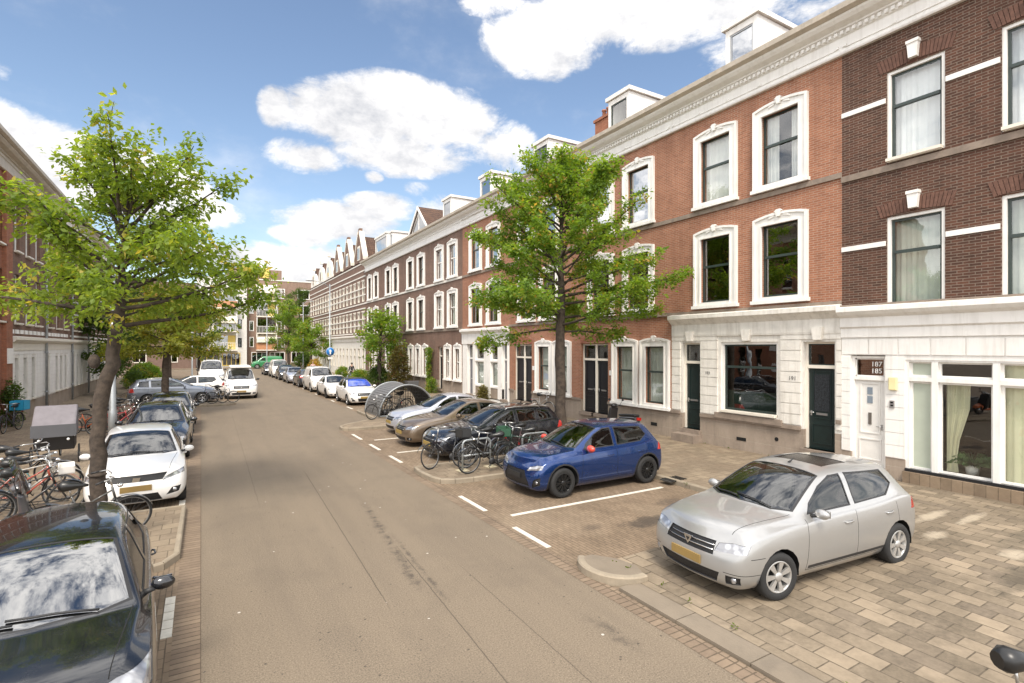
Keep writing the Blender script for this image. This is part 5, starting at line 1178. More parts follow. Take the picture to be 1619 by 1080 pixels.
    for dd in (P['win'][0][1][0] - .25, P['win'][0][1][0] + .62):
        for yy in (-.36, .36):
            if dd > d1 - .1: continue
            st_.obox((X(dd), yy, .62), (.26, 0, .02), (0, .23, 0), (0, 0, .08)); st_.obox((X(dd + .30), yy, (belt + .55) / 2), (.06, 0, .0), (0, .22, 0), (-.10, 0, (belt - .40) / 2)); st_.obox((X(dd + .40), yy, belt + .12), (.04, 0, 0), (0, .12, 0), (-.015, 0, .09))
    st_.build('seat', P.get('seatm', seat_m), t, bevel=.02)
    b = MB(); b.torus((X(d0 + .50), .37, belt - .02), .18, .014, 0, 20, 6); o_ = b.build('steering_wheel', blackplastic, t)
    if lev > 1:
        b = MB()
        for y0_, y1_ in ((.45, -.15), (-.10, -.60)):
            pts = []
            for k in range(5):
                u = k / 4; yy = y0_ + (y1_ - y0_) * u; xx = X(P['ws'][2][0] + (.035 if abs(yy) < .5 else .09) + .02 + .05 * abs(yy)) ; pts.append((xx - .05 * u, yy, sz(xx - .05 * u, yy) + .018))
            b.tube(pts, .011, 5)
        b.build('wiper', blackplastic, t)
    if P.get('badge'):
        kind, bz = P['badge']; bx = sf(0, bz) + .004; b = MB()
        if kind == 'shield': b.prism([(-.075, bz + .05), (.075, bz + .05), (.045, bz - .01), (0, bz - .07), (-.045, bz - .01)], bx - .01, bx + .014, 0); b.prism([(-.035, bz + .02), (.035, bz + .02), (0, bz - .03)], bx + .014, bx + .017, 0, 1)
        elif kind == 'ring': b.torus((bx, 0, bz), .055, .008, 0, 20, 6); [b.tube([(bx, 0, bz), (bx, .05 * math.cos(a_), bz + .05 * math.sin(a_))], .006, 4) for a_ in (R(90), R(210), R(330))]
        else: b.prism([(-.07, bz - .04), (.05, bz - .045), (.07, bz + .04), (-.05, bz + .045)], bx - .006, bx + .014, 0)
        b.build('badge', [chrome, blackplastic], t)
    if P.get('aerial'): b = MB(); ax_ = X(P['wst'][0] + .12); b.tube([(ax_, 0, sz(ax_, 0)), (ax_ - .1, 0, sz(ax_, 0) + .05), (ax_ - .12, 0, sz(ax_, 0) + .055)], [.02, .008, .004], 6); b.build('aerial', blackplastic, t)
    bm.free(); O.free()
    return t, sz
NG = 'cars in the angled bays on the right'
silver = paint('silver_paint', (.38, .378, .37), .55, .28); blue = paint('blue_paint', (.002, .032, .15), .6, .18); navy = paint('navy_paint', (.006, .008, .014), .2, .2); white_c = paint('white_car_paint', (.78, .76, .73), 0, .3)
black_c = paint('black_car_paint', (.006, .007, .010), .2, .18); bronze = paint('bronze_paint', (.17, .125, .085), .5, .3); lsilver = paint('light_silver_paint', (.50, .51, .56), .5, .3); greyblue = paint('greyblue_paint', (.16, .18, .22), .5, .3); dgrey = paint('dark_grey_paint', (.035, .038, .045), .4, .3)
P = scale(HATCH, 4.08, .865, 1.52, z=.045, sunroof=(2.28, 2.85), badge=('shield', .655), bars=2, handle=silver, aerial=True, mould=True, arch_trim=False, steer=R(-8), plate=plate_o, plate_z=.46, seatm=M('beige_seats', (.22, .19, .14), .9), skirt=.0)
car('hatchback', 'silver hatchback with sunroof and yellow plate parked on the paving flags at lower right', 'car', P, silver, 7.70, 4.83, 175.2, 3, None, 'cover')
P = scale(HATCH, 3.94, .87, 1.50, ms=1.22, r=.33, black_roof=False, badge=None, bars=0, mirror=M('red_mirror', (.55, .05, .03), .35, coat=1), arch_trim=True, plate=blackplastic, handle=blue,
    grille=[[(-.50, .27), (.50, .27), (.50, .36), (.36, .60), (-.36, .60), (-.50, .36)]], intake=[[(-.48, .20), (.48, .20), (.50, .245), (-.50, .245)]], fog=[(.58, .25), (.78, .33), (.80, .50), (.66, .44)],
    head=[(.42, .60), (.80, .66), (.80, .75), (.66, .74), (.46, .68)])
car('hatchback', 'metallic blue hatchback with red door mirrors in the bay beside the bike rack', 'car', P, blue, 8.02, 10.22, 180, 3, None, 'dark')
P = scale(ESTATE, 4.55, .88, 1.46, badge=None, bars=1, rail=True)
car('estate_car', 'dark navy estate car nosed into the bay just past the bike rack', 'car', P, navy, 8.0, 14.75, 180, 2, NG, 'multi')
P = scale(SALOON, 4.6, .88, 1.46, bars=2)
car('saloon_car', 'bronze brown saloon car between the silver car and the navy estate', 'car', P, bronze, 8.0, 17.25, 180, 2, NG, 'alloy')
P = scale(SALOON, 4.45, .88, 1.46, bars=1)
car('saloon_car', 'light silver car in the bay next to the ribbed bike shelter', 'car', P, lsilver, 8.35, 19.75, 180, 2, NG, 'alloy')
P = scale(HATCH, 4.0, .855, 1.50, head=[(.40, .66), (.82, .70), (.82, .84), (.60, .83), (.42, .78)], wsg=glassmat('near_windscreen', (.22, .25, .25), .45, .55), mirror=black_c, handle=black_c, bars=1, badge=None, aerial=False, r=.30)
nc, nsz = car('hatchback', 'black hatchback with sky reflected in its windscreen at the lower left corner', 'car', P, black_c, -1.27, 6.57, -85.6, 3, None, 'alloy')
P = scale(HATCH, 4.05, .875, 1.44, r=.32, badge=('bar', .66), bars=0, plate=plate_o, plate_z=.50,
    head=[(.44, .60), (.82, .70), (.82, .78), (.70, .75), (.47, .655)], grille=[[(-.44, .62), (.44, .62), (.52, .74), (-.52, .74)]], intake=[[(-.44, .22), (.44, .22), (.36, .38), (-.36, .38)]], fog=[(.50, .30), (.72, .34), (.76, .46), (.60, .44)])
car('hatchback', 'white hatchback parked behind the leaning tree trunk on the left', 'car', P, white_c, -1.2, 14.75, -87.4, 3, None, 'alloy')
CG = 'cars parked along the left kerb'
P = scale(ESTATE, 4.7, .90, 1.50, bars=1, badge=None, r=.33, rail=True, mirror=black_c); car('estate_car', 'dark blue black estate car parked behind the white hatchback', 'car', P, navy, -1.16, 20.2, -91, 2, CG, 'alloy')
P = scale(HATCH, 4.2, .88, 1.48, bars=1); car('hatchback', 'black hatchback half hidden behind the dark estate car on the left', 'car', P, black_c, -1.08, 25.2, -91, 2, CG, 'alloy')
EG = 'cars parked end-on in the left bays'
P = scale(ESTATE, 4.55, .88, 1.52, bars=1, rail=True); car('estate_car', 'grey blue estate car parked end-on behind the second left tree', 'car', P, greyblue, -1.35, 36.8, 3, 2, EG, 'alloy')
P = scale(HATCH, 4.1, .87, 1.48, bars=1); car('hatchback', 'white hatchback with red tail lights parked end-on behind the grey estate', 'car', P, white_c, -.6, 40.3, 183, 2, EG, 'alloy')
VG = 'white vans on the left of the carriageway'
P = scale(VAN, 4.9, .96, 1.92, badge=('ring', .75), bars=2, head=[(.56, .76), (.88, .84), (.88, .93), (.74, .92), (.58, .82)], skirt=.0, mirror=blackplastic, plate=plate_o, plate_z=.50)
v1, vsz = car('van', 'white panel van with ringed badge facing the viewer on the carriageway', 'van', P, white_c, 2.25, 39.9, -91, 2, VG, 'alloy')
b = MB(); b.box(-1.6, 1.2, -.62, .62, 1.94, 2.06); b.build('roof_box', white_paint, v1, bevel=.05)
P = scale(VAN, 5.0, .98, 2.25, badge=None, bars=2, skirt=.45, mirror=blackplastic, grille=[[(-.55, .62), (.55, .62), (.5, .92), (-.5, .92)]])
car('van', 'taller white van with black bumper parked behind the ringed badge van', 'van', P, white_c, .75, 52.5, -90, 2, VG, 'cover')
RR = 'cars parked along the right kerb down the street'
P = scale(HATCH, 3.98, .87, 1.48, bars=1, black_roof=True, wsg=glassmat('blue_windscreen', (.05, .1, .3), .35, 1), intake=[[(-.36, .24), (.36, .24), (.42, .42), (-.42, .42)]], fog=[(.52, .26), (.70, .26), (.78, .50), (.66, .42)])
P['wsg'] = M('sunshade_blue', (.01, .05, .38), .1, coat=1, var=.5, vs=5); car('hatchback', 'white hatchback with blue sunshade and black roof beside the ribbed bike shelter', 'car', P, white_c, 7.98, 31.8, -90, 2, RR, 'alloy')
P = scale(SALOON, 4.6, .90, 1.42, bars=0, badge=('ring', .60)); car('saloon_car', 'low white sports saloon with large grille, second in the right kerb row', 'car', P, white_c, 7.80, 36.9, -90, 2, RR, 'dark')
P = scale(VAN, 4.4, .90, 1.85, bars=1); car('van', 'small white delivery van with roof rack in the right kerb row', 'van', P, white_c, 7.78, 42.3, -90, 2, RR, 'cover')
P = scale(HATCH, 4.1, .88, 1.5, bars=0); car('hatchback', 'dark car with red tail lights facing away in the right kerb row', 'car', P, dgrey, 7.72, 47.6, 90, 2, RR, 'alloy')
P = scale(SALOON, 4.5, .88, 1.46, bars=1); car('saloon_car', 'silver white saloon car farther down the right kerb row', 'car', P, lsilver, 7.60, 53.2, -90, 2, RR, 'alloy')
P = scale(HATCH, 4.2, .88, 1.5, bars=1); car('hatchback', 'dark grey hatchback behind the silver saloon in the right kerb row', 'car', P, dgrey, 7.55, 58.6, -90, 2, RR, 'alloy')
P = scale(VAN, 4.6, .92, 1.95, bars=1); car('van', 'white van near the far end of the right kerb row', 'van', P, white_c, 7.50, 64.0, -90, 2, RR, 'cover')
P = scale(HATCH, 4.2, .88, 1.5, bars=1); car('hatchback', 'black hatchback at the very end of the right kerb row', 'car', P, black_c, 7.2, 69.4, -90, 2, RR, 'alloy')
P = scale(VAN, 4.6, .92, 1.95, bars=1); car('van', 'green van parked across the far end of the street', 'van', P, paint('green_paint', (.03, .22, .08), .1, .3), 8.8, 90.0, 180, 2, None, 'cover')
# ------------------------------------------------------------ trees and plants
def leaf_cloud(rng, anchors, size, per, spread, droop, up=.35):
    """folded leaf blades around anchor points; anchors: (point, outward direction, clump tone)"""
    V = []; F = []; T = []
    for p, d, tone in anchors:
        for _ in range(per):
            off = Vector((rng.gauss(0, 1), rng.gauss(0, 1), rng.gauss(0, .8))) * spread
            b = p + off; s = size * rng.uniform(.6, 1.25)
            ax = Vector((rng.gauss(0, 1), rng.gauss(0, 1), rng.gauss(-droop, .55))) + d * .5; ax.normalize()
            nn = Vector((rng.gauss(0, .6), rng.gauss(0, .6), up + rng.random())).normalized(); sd_ = ax.cross(nn)
            if sd_.length < .05: continue
            sd_ = sd_.normalized() * s * .27; n2_ = sd_.cross(ax).normalized() * s * .06
            o = len(V); m_ = b + ax * s * .45
            V += [b, m_ + sd_ + n2_, b + ax * s, m_ - sd_ + n2_]; F += [(o, o + 1, o + 2), (o, o + 2, o + 3)]
            t = min(1, max(0, tone + rng.uniform(-.22, .22))); T += [t, t]
    return V, F, T
def foliage(name, V, F, T, mat, par):
    me = bpy.data.meshes.new(name); me.from_pydata([tuple(v) for v in V], [], F); me.materials.append(mat)
    a = me.attributes.new('tone', 'FLOAT', 'FACE'); a.data.foreach_set('value', T)
    o = bpy.data.objects.new(name, me); COL.objects.link(o); o.parent = par; return o
def tree(label, x, y, trunk, rad, crown, seed, leaf, name='street_tree', z=.1, group=None, mat=None, collar=True, cat='tree', burl=False):
    """trunk: local points; crown: dict(z0, z1, prof=fn(t)->radius, n limbs, rise=fn(t)->elevation deg, twigs, per, spread, droop)"""
    rng = random.Random(seed); t = thing(name, label, cat, (x, y, z), 0, group)
    tp = [Vector(p) for p in trunk]; mb = MB()
    # trunk with a little wander and flare
    fine = []; fr = []
    for i in range(len(tp) - 1):
        for k in range(4):
            u = k / 4; q = tp[i].lerp(tp[i + 1], u); fine.append(q + Vector((rng.gauss(0, .012), rng.gauss(0, .012), 0))); fr.append((rad[i] + (rad[i + 1] - rad[i]) * u) * (1 + rng.uniform(-.06, .06)))
    fine.append(tp[-1]); fr.append(rad[-1]); fr[0] *= 1.25
    mb.tube(fine, fr, 12)
    if burl:
        for q, r_ in burl: mb.ball(q, r_, 10, 7)
    mb.build('trunk', bark, t)
    def at(zz):
        for a, b in zip(tp, tp[1:]):
            if a.z <= zz <= b.z: return a.lerp(b, (zz - a.z) / (b.z - a.z))
        return tp[-1].copy()
    br = MB(); anchors = []; C = crown
    for i in range(C['n']):
        tt = (i + rng.random()) / C['n']; z0 = C['z0'] + (C['z1'] - C['z0']) * tt * .82; p0 = at(z0); az_ = i * 2.39996 + rng.uniform(-.4, .4)
        L_ = C['prof'](tt) * rng.uniform(*C.get('lr', (.72, 1.12))); el_ = R(C['rise'](tt) + rng.uniform(-10, 10)); d = Vector((math.cos(az_) * math.cos(el_), math.sin(az_) * math.cos(el_), math.sin(el_)))
        if 'squash' in C: d.x *= C['squash'][0]; d.y *= C['squash'][1]
        pts = [p0]; seg = 6; dd = d.copy()
        for k in range(seg):
            dd = (dd + Vector((rng.gauss(0, .10), rng.gauss(0, .10), rng.gauss(C.get('bend', 0), .06)))).normalized(); pts.append(pts[-1] + dd * L_ / seg)
        r0 = .016 + .010 * L_; br.tube(pts, [r0 * (1 - .85 * k / seg) for k in range(seg + 1)], 5)
        tw = int(C['twigs'] * L_)
        for k in range(tw):
            u = rng.uniform(.18, 1) ** .8 * seg; a = min(seg - 1, int(u)); q = pts[a].lerp(pts[a + 1], u - a); out = (pts[a + 1] - pts[a]).normalized()
            sd2 = (out + Vector((rng.gauss(0, .8), rng.gauss(0, .8), rng.gauss(.05, .5)))).normalized(); tl = rng.uniform(.2, .55) * C.get('tl', 1) * (1.25 - .5 * u / seg)
            e = q + sd2 * tl; m2 = q.lerp(e, .55) + Vector((0, 0, .04))
            if k % 2 == 0: br.tube([q, m2, e], [.008, .006, .003], 3, cap=False)
            tone = rng.random() * .7 + .15
            for f_ in (.45, .8, 1.05): anchors.append((q.lerp(e, f_), sd2, tone))
    br.build('branches', bark, t, recalc=False)
    V, F, T = leaf_cloud(rng, anchors, leaf, C['per'], C['spread'], C.get('droop', .5)); foliage('crown', V, F, T, mat or leaf_a, t)
    return t
leaf_a = leafmat('leaf_cherry', (.10, .17, .028), (.22, .29, .05), (.40, .33, .08))
leaf_b = leafmat('leaf_ash', (.085, .165, .028), (.20, .29, .045), (.40, .26, .08))
leaf_c = leafmat('leaf_dark', (.04, .08, .02), (.08, .13, .03))
leaf_d = leafmat('leaf_yellowing', (.13, .165, .03), (.24, .25, .045), (.34, .22, .07))
leaf_e = leafmat('leaf_copper', (.08, .06, .02), (.10, .10, .03), (.14, .06, .025))
tree('street tree with leaning dark trunk and drooping leaves in front of the white hatchback', -1.52, 11.75,
     [(0, 0, 0), (-.08, .02, 1.0), (-.03, 0, 2.1), (.14, -.06, 2.9), (.24, -.12, 3.6), (.30, -.14, 4.4), (.34, -.15, 5.2), (.42, -.2, 5.9)], [.125, .12, .115, .11, .095, .06, .03, .012],
     dict(z0=3.55, z1=6.15, prof=lambda t: 2.6 - 1.0 * t, n=38, rise=lambda t: 12 + 42 * t, twigs=10, per=10, spread=.08, bend=.0, droop=.75, lr=(.5, 1.18)), 11, .11, burl=[((-.10, -.02, 2.95), (.09, .09, .13)), ((-.06, .0, .95), (.145, .14, .05))])
tree('street tree with a straight dark trunk behind the blue hatchback, crown of bright green leaves', 10.3, 14.3,
     [(0, 0, 0), (-.02, 0, 1.5), (-.04, 0, 3.2), (0, 0, 4.6), (.05, .05, 6.5), (.1, .05, 8.6), (.12, .05, 9.6)], [.19, .175, .165, .13, .08, .035, .012],
     dict(z0=3.7, z1=10.0, prof=lambda t: (3.35 + .95 * math.sin(min(1, t * 2.6) * 1.57)) * (1 - t) ** .62 + .35, n=60, rise=lambda t: -2 + 62 * t, twigs=11, per=10, spread=.10, bend=.01, droop=.35, lr=(.55, 1.14)), 4, .13, mat=leaf_b)
tree('second street tree on the left, rusty green crown above the end-on grey estate', -1.5, 30.6,
     [(0, 0, 0), (0, 0, 1.5), (.05, 0, 3), (.1, 0, 5)], [.17, .16, .13, .04], dict(z0=2.7, z1=7.0, prof=lambda t: 2.7 * (1 - t) ** .5 + .2, n=30, rise=lambda t: 5 + 50 * t, twigs=9, per=9, spread=.12), 9, .17, mat=leaf_d)
TG = 'background trees along the street'
for (lab, x, y, h_, w_, z0, mt, sd_, n_) in (('dark green tree in front of the left terrace end', -5.2, 45, 8.4, 2.2, 1.2, leaf_c, 21, 26), ('tree behind the grey estate near the white flats', -2.6, 60, 7.5, 3.0, 2.6, leaf_d, 22, 22),
    ('tree left of the taller white van', -.2, 66, 7.5, 2.6, 2.6, leaf_c, 23, 20), ('yellow green tree beside the low brown flats', -7.5, 66, 8.5, 3.4, 2.2, leaf_a, 24, 22),
    ('small leafy tree behind the bike shelter on the right pavement', 12.2, 41.5, 6.0, 1.9, 2.0, leaf_b, 25, 20), ('round green tree in front of the balconies', 10.2, 77, 9.6, 2.7, 2.6, leaf_b, 26, 24),
    ('low spreading tree right of the round green tree', 12.2, 72, 5.8, 2.4, 2.2, leaf_b, 27, 18), ('tall dark tree beyond the gabled houses', 13.6, 91, 14.0, 2.6, 2.0, leaf_c, 28, 30), ('bushy tree beside the low brown flats on the left', -10.5, 80, 10, 4.0, 2.0, leaf_c, 29, 24)):
    tree(lab, x, y, [(0, 0, 0), (0, 0, h_ * .3), (.1, 0, h_ * .6), (.1, .1, h_ * .92)], [.18, .15, .1, .03], dict(z0=z0, z1=h_, prof=lambda t, w_=w_: w_ * (math.sin(.5 + 2.4 * t)) ** .7 + .2, n=n_, rise=lambda t: 5 + 45 * t, twigs=6, per=8, spread=.2, tl=1.3), sd_, .26, name='tree', group=TG, mat=mt)
def shrub(label, x, y, rx, ry, h_, seed, mat, leaf=.12, n=700, per=6, name='shrub', z=.1, cat='shrub'):
    rng = random.Random(seed); t = thing(name, label, cat, (x, y, z)); an = []; mb = MB()
    for i in range(n):
        a = rng.random() * 6.283; r_ = rng.random() ** .5; q = rng.random() ** .7; k = (1 - .45 * q ** 3) * rng.uniform(.75, 1.08)
        an.append((Vector((math.cos(a) * rx * r_ * k, math.sin(a) * ry * r_ * k, q * h_ * (1 - .25 * r_ * r_))), Vector((math.cos(a), math.sin(a), .5)), .5 + .4 * math.sin(a * 3 + q * 7)))
    for i in range(14):
        a = rng.random() * 6.283; e = Vector((math.cos(a) * rx * .6, math.sin(a) * ry * .6, h_ * rng.uniform(.5, .85))); mb.tube([(0, 0, 0), e * .5 + Vector((0, 0, .1)), e], [.02, .014, .006], 4)
    mb.build('stems', bark, t); V, F, T = leaf_cloud(rng, an, leaf, per, .07, .2); foliage('foliage', V, F, T, mat, t); return t
shrub('low clipped hedge bush on the left pavement before the brown flats', -3.9, 51, 1.5, 2.4, 2.0, 31, leaf_b, .16, 1500, name='hedge', cat='hedge')
shrub('copper leaved tall shrub against the house behind the bike shelter', 12.9, 38.8, .9, 1.6, 3.4, 32, leaf_e, .15, 900)
shrub('dark green shrub at the foot of the small leafy tree', 12.4, 42.5, 1.1, 1.8, 1.7, 33, leaf_c, .14, 800)
shrub('bright green low bush left of the small leafy tree', 11.9, 46.3, .9, 1.6, 1.3, 34, leaf_b, .13, 600)
shrub('round bush by the entrance near the person with a bicycle', 11.6, 51.5, .8, 1.2, 1.4, 35, leaf_b, .13, 500)
shrub('bush at the feet of the far flats', 14.0, 86, 2.2, 2, 2.4, 36, leaf_c, .25, 700)
shrub('yellow flowering bush behind the red tailed car', 10.6, 60, .9, 1.5, 2.0, 37, leafmat('leaf_flower', (.12, .11, .02), (.4, .3, .05), (.4, .12, .05)), .15, 500)
shrub('pot grown green shrub beside the ivy covered door', 13.9, 34.7, .4, .5, 1.1, 38, leaf_b, .10, 260)
shrub('tuft of tall dry weeds against the white shopfront', 14.15, 27.4, .25, .5, 1.0, 39, leafmat('leaf_weed', (.12, .11, .04), (.18, .16, .07)), .12, 200)
t = thing('climbing_plant', 'green ivy climbing round the dark doorway past the white shopfront', 'climbing plant', (14.3, 35.9, .1)); rng = random.Random(8); an = []
for i in range(600):
    zz = rng.random() * 3.2; k = .16 + .22 * (zz > 2.3) + .08 * math.sin(zz * 5); an.append((Vector((rng.uniform(-.25, 0), rng.uniform(-k, k), zz)), Vector((-1, 0, 0)), rng.random()))
mb = MB(); mb.tube([(0, 0, 0), (-.03, .1, 1), (0, -.08, 2), (0, .1, 3)], [.03, .025, .02, .01], 6); mb.build('stem', bark, t); V, F, T = leaf_cloud(rng, an, .11, 6, .05, .5); foliage('foliage', V, F, T, leaf_b, t)
shrub('straggly green plant at the foot of the left terrace wall', -6.6, 28.7, .3, .6, 1.9, 40, leaf_c, .12, 260)
# ------------------------------------------------------------ bicycles
BW = {}
def bike(label, x, y, heading, col=(.015, .015, .017), z=.1, lean=0, steer=0, rack=True, basket=None, group=None, saddle_z=.95, guards=True, wheelcol=None, lamp=True, name='bicycle', cat='bicycle'):
    t = thing(name, label, cat, (x, y, z), R(heading), group); t.rotation_euler = (R(lean), 0, R(heading))
    r = .34; A_, B_ = Vector((.55, 0, r)), Vector((-.52, 0, r)); fm = M('bike_%.2f_%.2f_%.2f' % col, col, .35, coat=.6, dirt=.1)
    if not BW:
        tm = MB(); tm.torus((0, 0, 0), r - .016, .018, 1, 36, 6); e = tm.build('wheel', rubber); BW['t'] = e.data; bpy.data.objects.remove(e)
        rm = MB(); rm.torus((0, 0, 0), r - .036, .009, 1, 36, 4); rm.lathe([(.018, -.04), (.022, -.02), (.022, .02), (.018, .04)], (0, 0, 0), 1, 8)
        for i in range(18):
            a = 2 * math.pi * i / 18; rm.tube([(0, .025 * (-1) ** i, 0), ((r - .04) * math.cos(a), 0, (r - .04) * math.sin(a))], .0018, 3, cap=False)
        e = rm.build('rim', M('bike_rim', (.22, .22, .22), .4, metal=.7)); BW['r'] = e.data; bpy.data.objects.remove(e)
    for c_, st in ((A_, steer), (B_, 0)):
        w_ = bpy.data.objects.new('wheel', BW['t']); COL.objects.link(w_); w_.parent = t; w_.location = c_; w_.rotation_euler = (0, 0, R(st)); ri = bpy.data.objects.new('rim', BW['r']); COL.objects.link(ri); ri.parent = w_
    bb = Vector((-.05, 0, .29)); st_ = Vector((-.20, 0, .78)); hd0, hd1 = Vector((.37, 0, .66)), Vector((.33, 0, .86))
    f = MB(); f.tube([bb, st_], .016, 6); f.tube([bb, hd0], .018, 6); f.tube([st_ - Vector((0, 0, .06)), hd1 - Vector((0, 0, .05))] if seed_(label) % 2 else [bb.lerp(st_, .5), hd1 - Vector((0, 0, .05))], .015, 6); f.tube([hd0, hd1], .02, 6)
    for s in (-1, 1): f.tube([bb + Vector((0, .03 * s, 0)), B_ + Vector((0, .05 * s, 0))], .009, 4); f.tube([st_ + Vector((.02, .02 * s, -.08)), B_ + Vector((0, .05 * s, 0))], .008, 4)
    f.build('frame', fm, t)
    g = MB()
    cs, sn = math.cos(R(steer)), math.sin(R(steer))
    for s in (-1, 1): g.tube([hd0 + Vector((.01, .0, 0)), hd0 + Vector((.03, .05 * s, -.03)), A_ + Vector((0, .05 * s, 0))], .009, 5)
    g.build('fork', fm, t)
    h = MB(); hb = Vector((.30, 0, 1.05)); h.tube([hd1, hb], .014, 6)
    def rot(p): q = Vector(p) - hb; return hb + Vector((q.x * cs - q.y * sn, q.x * sn + q.y * cs, q.z))
    for s in (-1, 1):
        h.tube([rot(p) for p in ((.30, 0, 1.05), (.34, .12 * s, 1.07), (.30, .24 * s, 1.09), (.12, .29 * s, 1.06))], .011, 6); h.tube([rot((.19, .27 * s, 1.075)), rot((.08, .295 * s, 1.05))], .018, 6, 1)
    h.build('handlebar', [steel, blackplastic], t)
    sd_ = MB(); sz_ = saddle_z; sd_.tube([st_, (-.23, 0, sz_ - .04)], .012, 6, 1); sd_.tube([(.02, 0, sz_ - .005), (-.08, 0, sz_), (-.20, 0, sz_ + .005), (-.30, 0, sz_ + .015), (-.36, 0, sz_ + .01)], [.022, .035, .07, .095, .06], 10)
    so = sd_.build('saddle', [M('saddle_vinyl', (.015, .015, .015), .35), steel], t)
    if guards:
        q = MB()
        for c_, a0, a1 in ((A_, R(20), R(165)), (B_, R(-10), R(190))):
            n = 12; q = MB()
            for k in range(n):
                b0, b1 = a0 + (a1 - a0) * k / n, a0 + (a1 - a0) * (k + 1) / n; R_ = r + .022
                # axis runs along y, angle measured from +x
                p = [(c_.x + R_ * math.cos(b), s * .026, c_.z + R_ * math.sin(b)) for b in (b0, b1) for s in (-1, 1)]; q.add(p, [(0, 1, 3, 2)])
            q.build('mudguard', fm, t)
    if rack:
        q = MB()
        for s in (-1, 1): q.tube([(-.22, .06 * s, .74), (-.78, .06 * s, .74)], .007, 4); q.tube([(-.70, .06 * s, .74), (-.54, .07 * s, .36)], .006, 4)
        for k in range(4): q.tube([(-.35 - k * .13, -.06, .742), (-.35 - k * .13, .06, .742)], .005, 4)
        q.build('luggage_rack', blackplastic if sum(col) < .5 else steel, t)
    q = MB(); q.lathe([(.0, .036), (.09, .036), (.09, .042), (.0, .042)], bb, 1, 18); q.tube([bb + Vector((0, .06, 0)), bb + Vector((.1, .07, -.13)), bb + Vector((.1, .15, -.13))], .009, 5); q.tube([bb + Vector((0, -.06, 0)), bb + Vector((-.1, -.07, .13)), bb + Vector((-.1, -.15, .13))], .009, 5)
    q.tube([bb + Vector((0, .038, .085)), B_ + Vector((0, .038, .04))], .006, 4); q.tube([bb + Vector((0, .038, -.085)), B_ + Vector((0, .038, -.04))], .006, 4)
    q.build('crankset', blackplastic, t)
    if lamp: q = MB(); q.ball((.44, 0, .88), (.045, .035, .035), 10, 6); q.build('front_light', chrome, t); q = MB(); q.box(-.80, -.785, -.03, .03, .66, .71); q.build('rear_light', tail_m, t)
    if basket:
        q = MB(); x0, x1, y0_, y1_, z0, z1 = basket[0]; q.box(x0, x1, y0_, y1_, z0, z0 + .02)
        for (a, b, c, d) in ((x0, x0 + .015, y0_, y1_), (x1 - .015, x1, y0_, y1_), (x0, x1, y0_, y0_ + .015), (x0, x1, y1_ - .015, y1_)): q.box(a, b, c, d, z0, z1)
        q.build('crate', basket[1], t)
    return t
def seed_(s): return sum(ord(c) for c in s)
IG = 'bicycles on the kerb island'
bike('black bicycle nearest the road on the kerb island, front wheel turned', 5.72, 12.95, 176, steer=28, lean=6, group=IG)
bike('black bicycle in front of the steel rack, closest to the viewer on the island', 6.38, 11.98, 172, steer=14, lean=-5, group=IG, z=.1)
bike('bicycle with light mudguards behind the steel rack', 6.55, 12.7, 185, (.12, .12, .12), steer=-20, lean=4, group=IG, basket=((.42, .70, -.18, .18, .82, 1.04), M('wire_basket', (.03, .03, .03), .5)))
bike('green black bicycle with crate beside the blue car', 7.55, 12.25, 168, (.02, .05, .04), steer=10, lean=-4, group=IG, basket=((.42, .72, -.2, .2, .84, 1.06), M('green_crate', (.03, .09, .05), .6)))
bike('dark bicycle farthest back on the kerb island', 7.75, 12.95, 182, (.05, .02, .02), steer=-8, lean=3, group=IG)
for i, (x, y, lab) in enumerate(((6.25, 12.45, 'steel hoop bicycle rack with a middle bar near the road side of the island'), (8.1, 12.5, 'steel hoop bicycle rack at the pavement end of the island'))):
    t = thing('bicycle_rack', lab, 'bike rack', (x, y, .1), R(3), 'steel hoops on the kerb island'); q = MB()
    pts = [(-.42, 0, 0)] + [(-.42 + .12 * (1 - math.cos(a)), 0, .66 + .12 * math.sin(a)) for a in (0, .5, 1.0, 1.57)] + [(.30 + .12 * math.sin(a), 0, .66 + .12 * math.cos(a)) for a in (0, .5, 1.0, 1.57)] + [(.42, 0, 0)]
    q.tube(pts, .026, 10); q.build('hoop', galv, t); q = MB(); q.tube([(-.42, 0, .38), (.42, 0, .38)], .02, 8); q.build('crossbar', galv, t)
    q = MB(); q.box(-.56, -.28, -.13, .13, .004, .02); q.box(.28, .56, -.13, .13, .004, .02); q.build('footing', M('pale_footing', (.5, .44, .3), .9, dirt=.2), t)
bike('pale bicycle leaning on the wall between the paired doors and the tree trunk', 13.75, 20.7, -84, (.35, .34, .31), lean=-6, steer=25, wheelcol=1)
bike('bicycle whose saddle shows at the lower right corner', 5.27, 1.33, -30.5, z=.03, saddle_z=1.0, steer=-38)
LB = 'bicycles crowded on the left pavement'
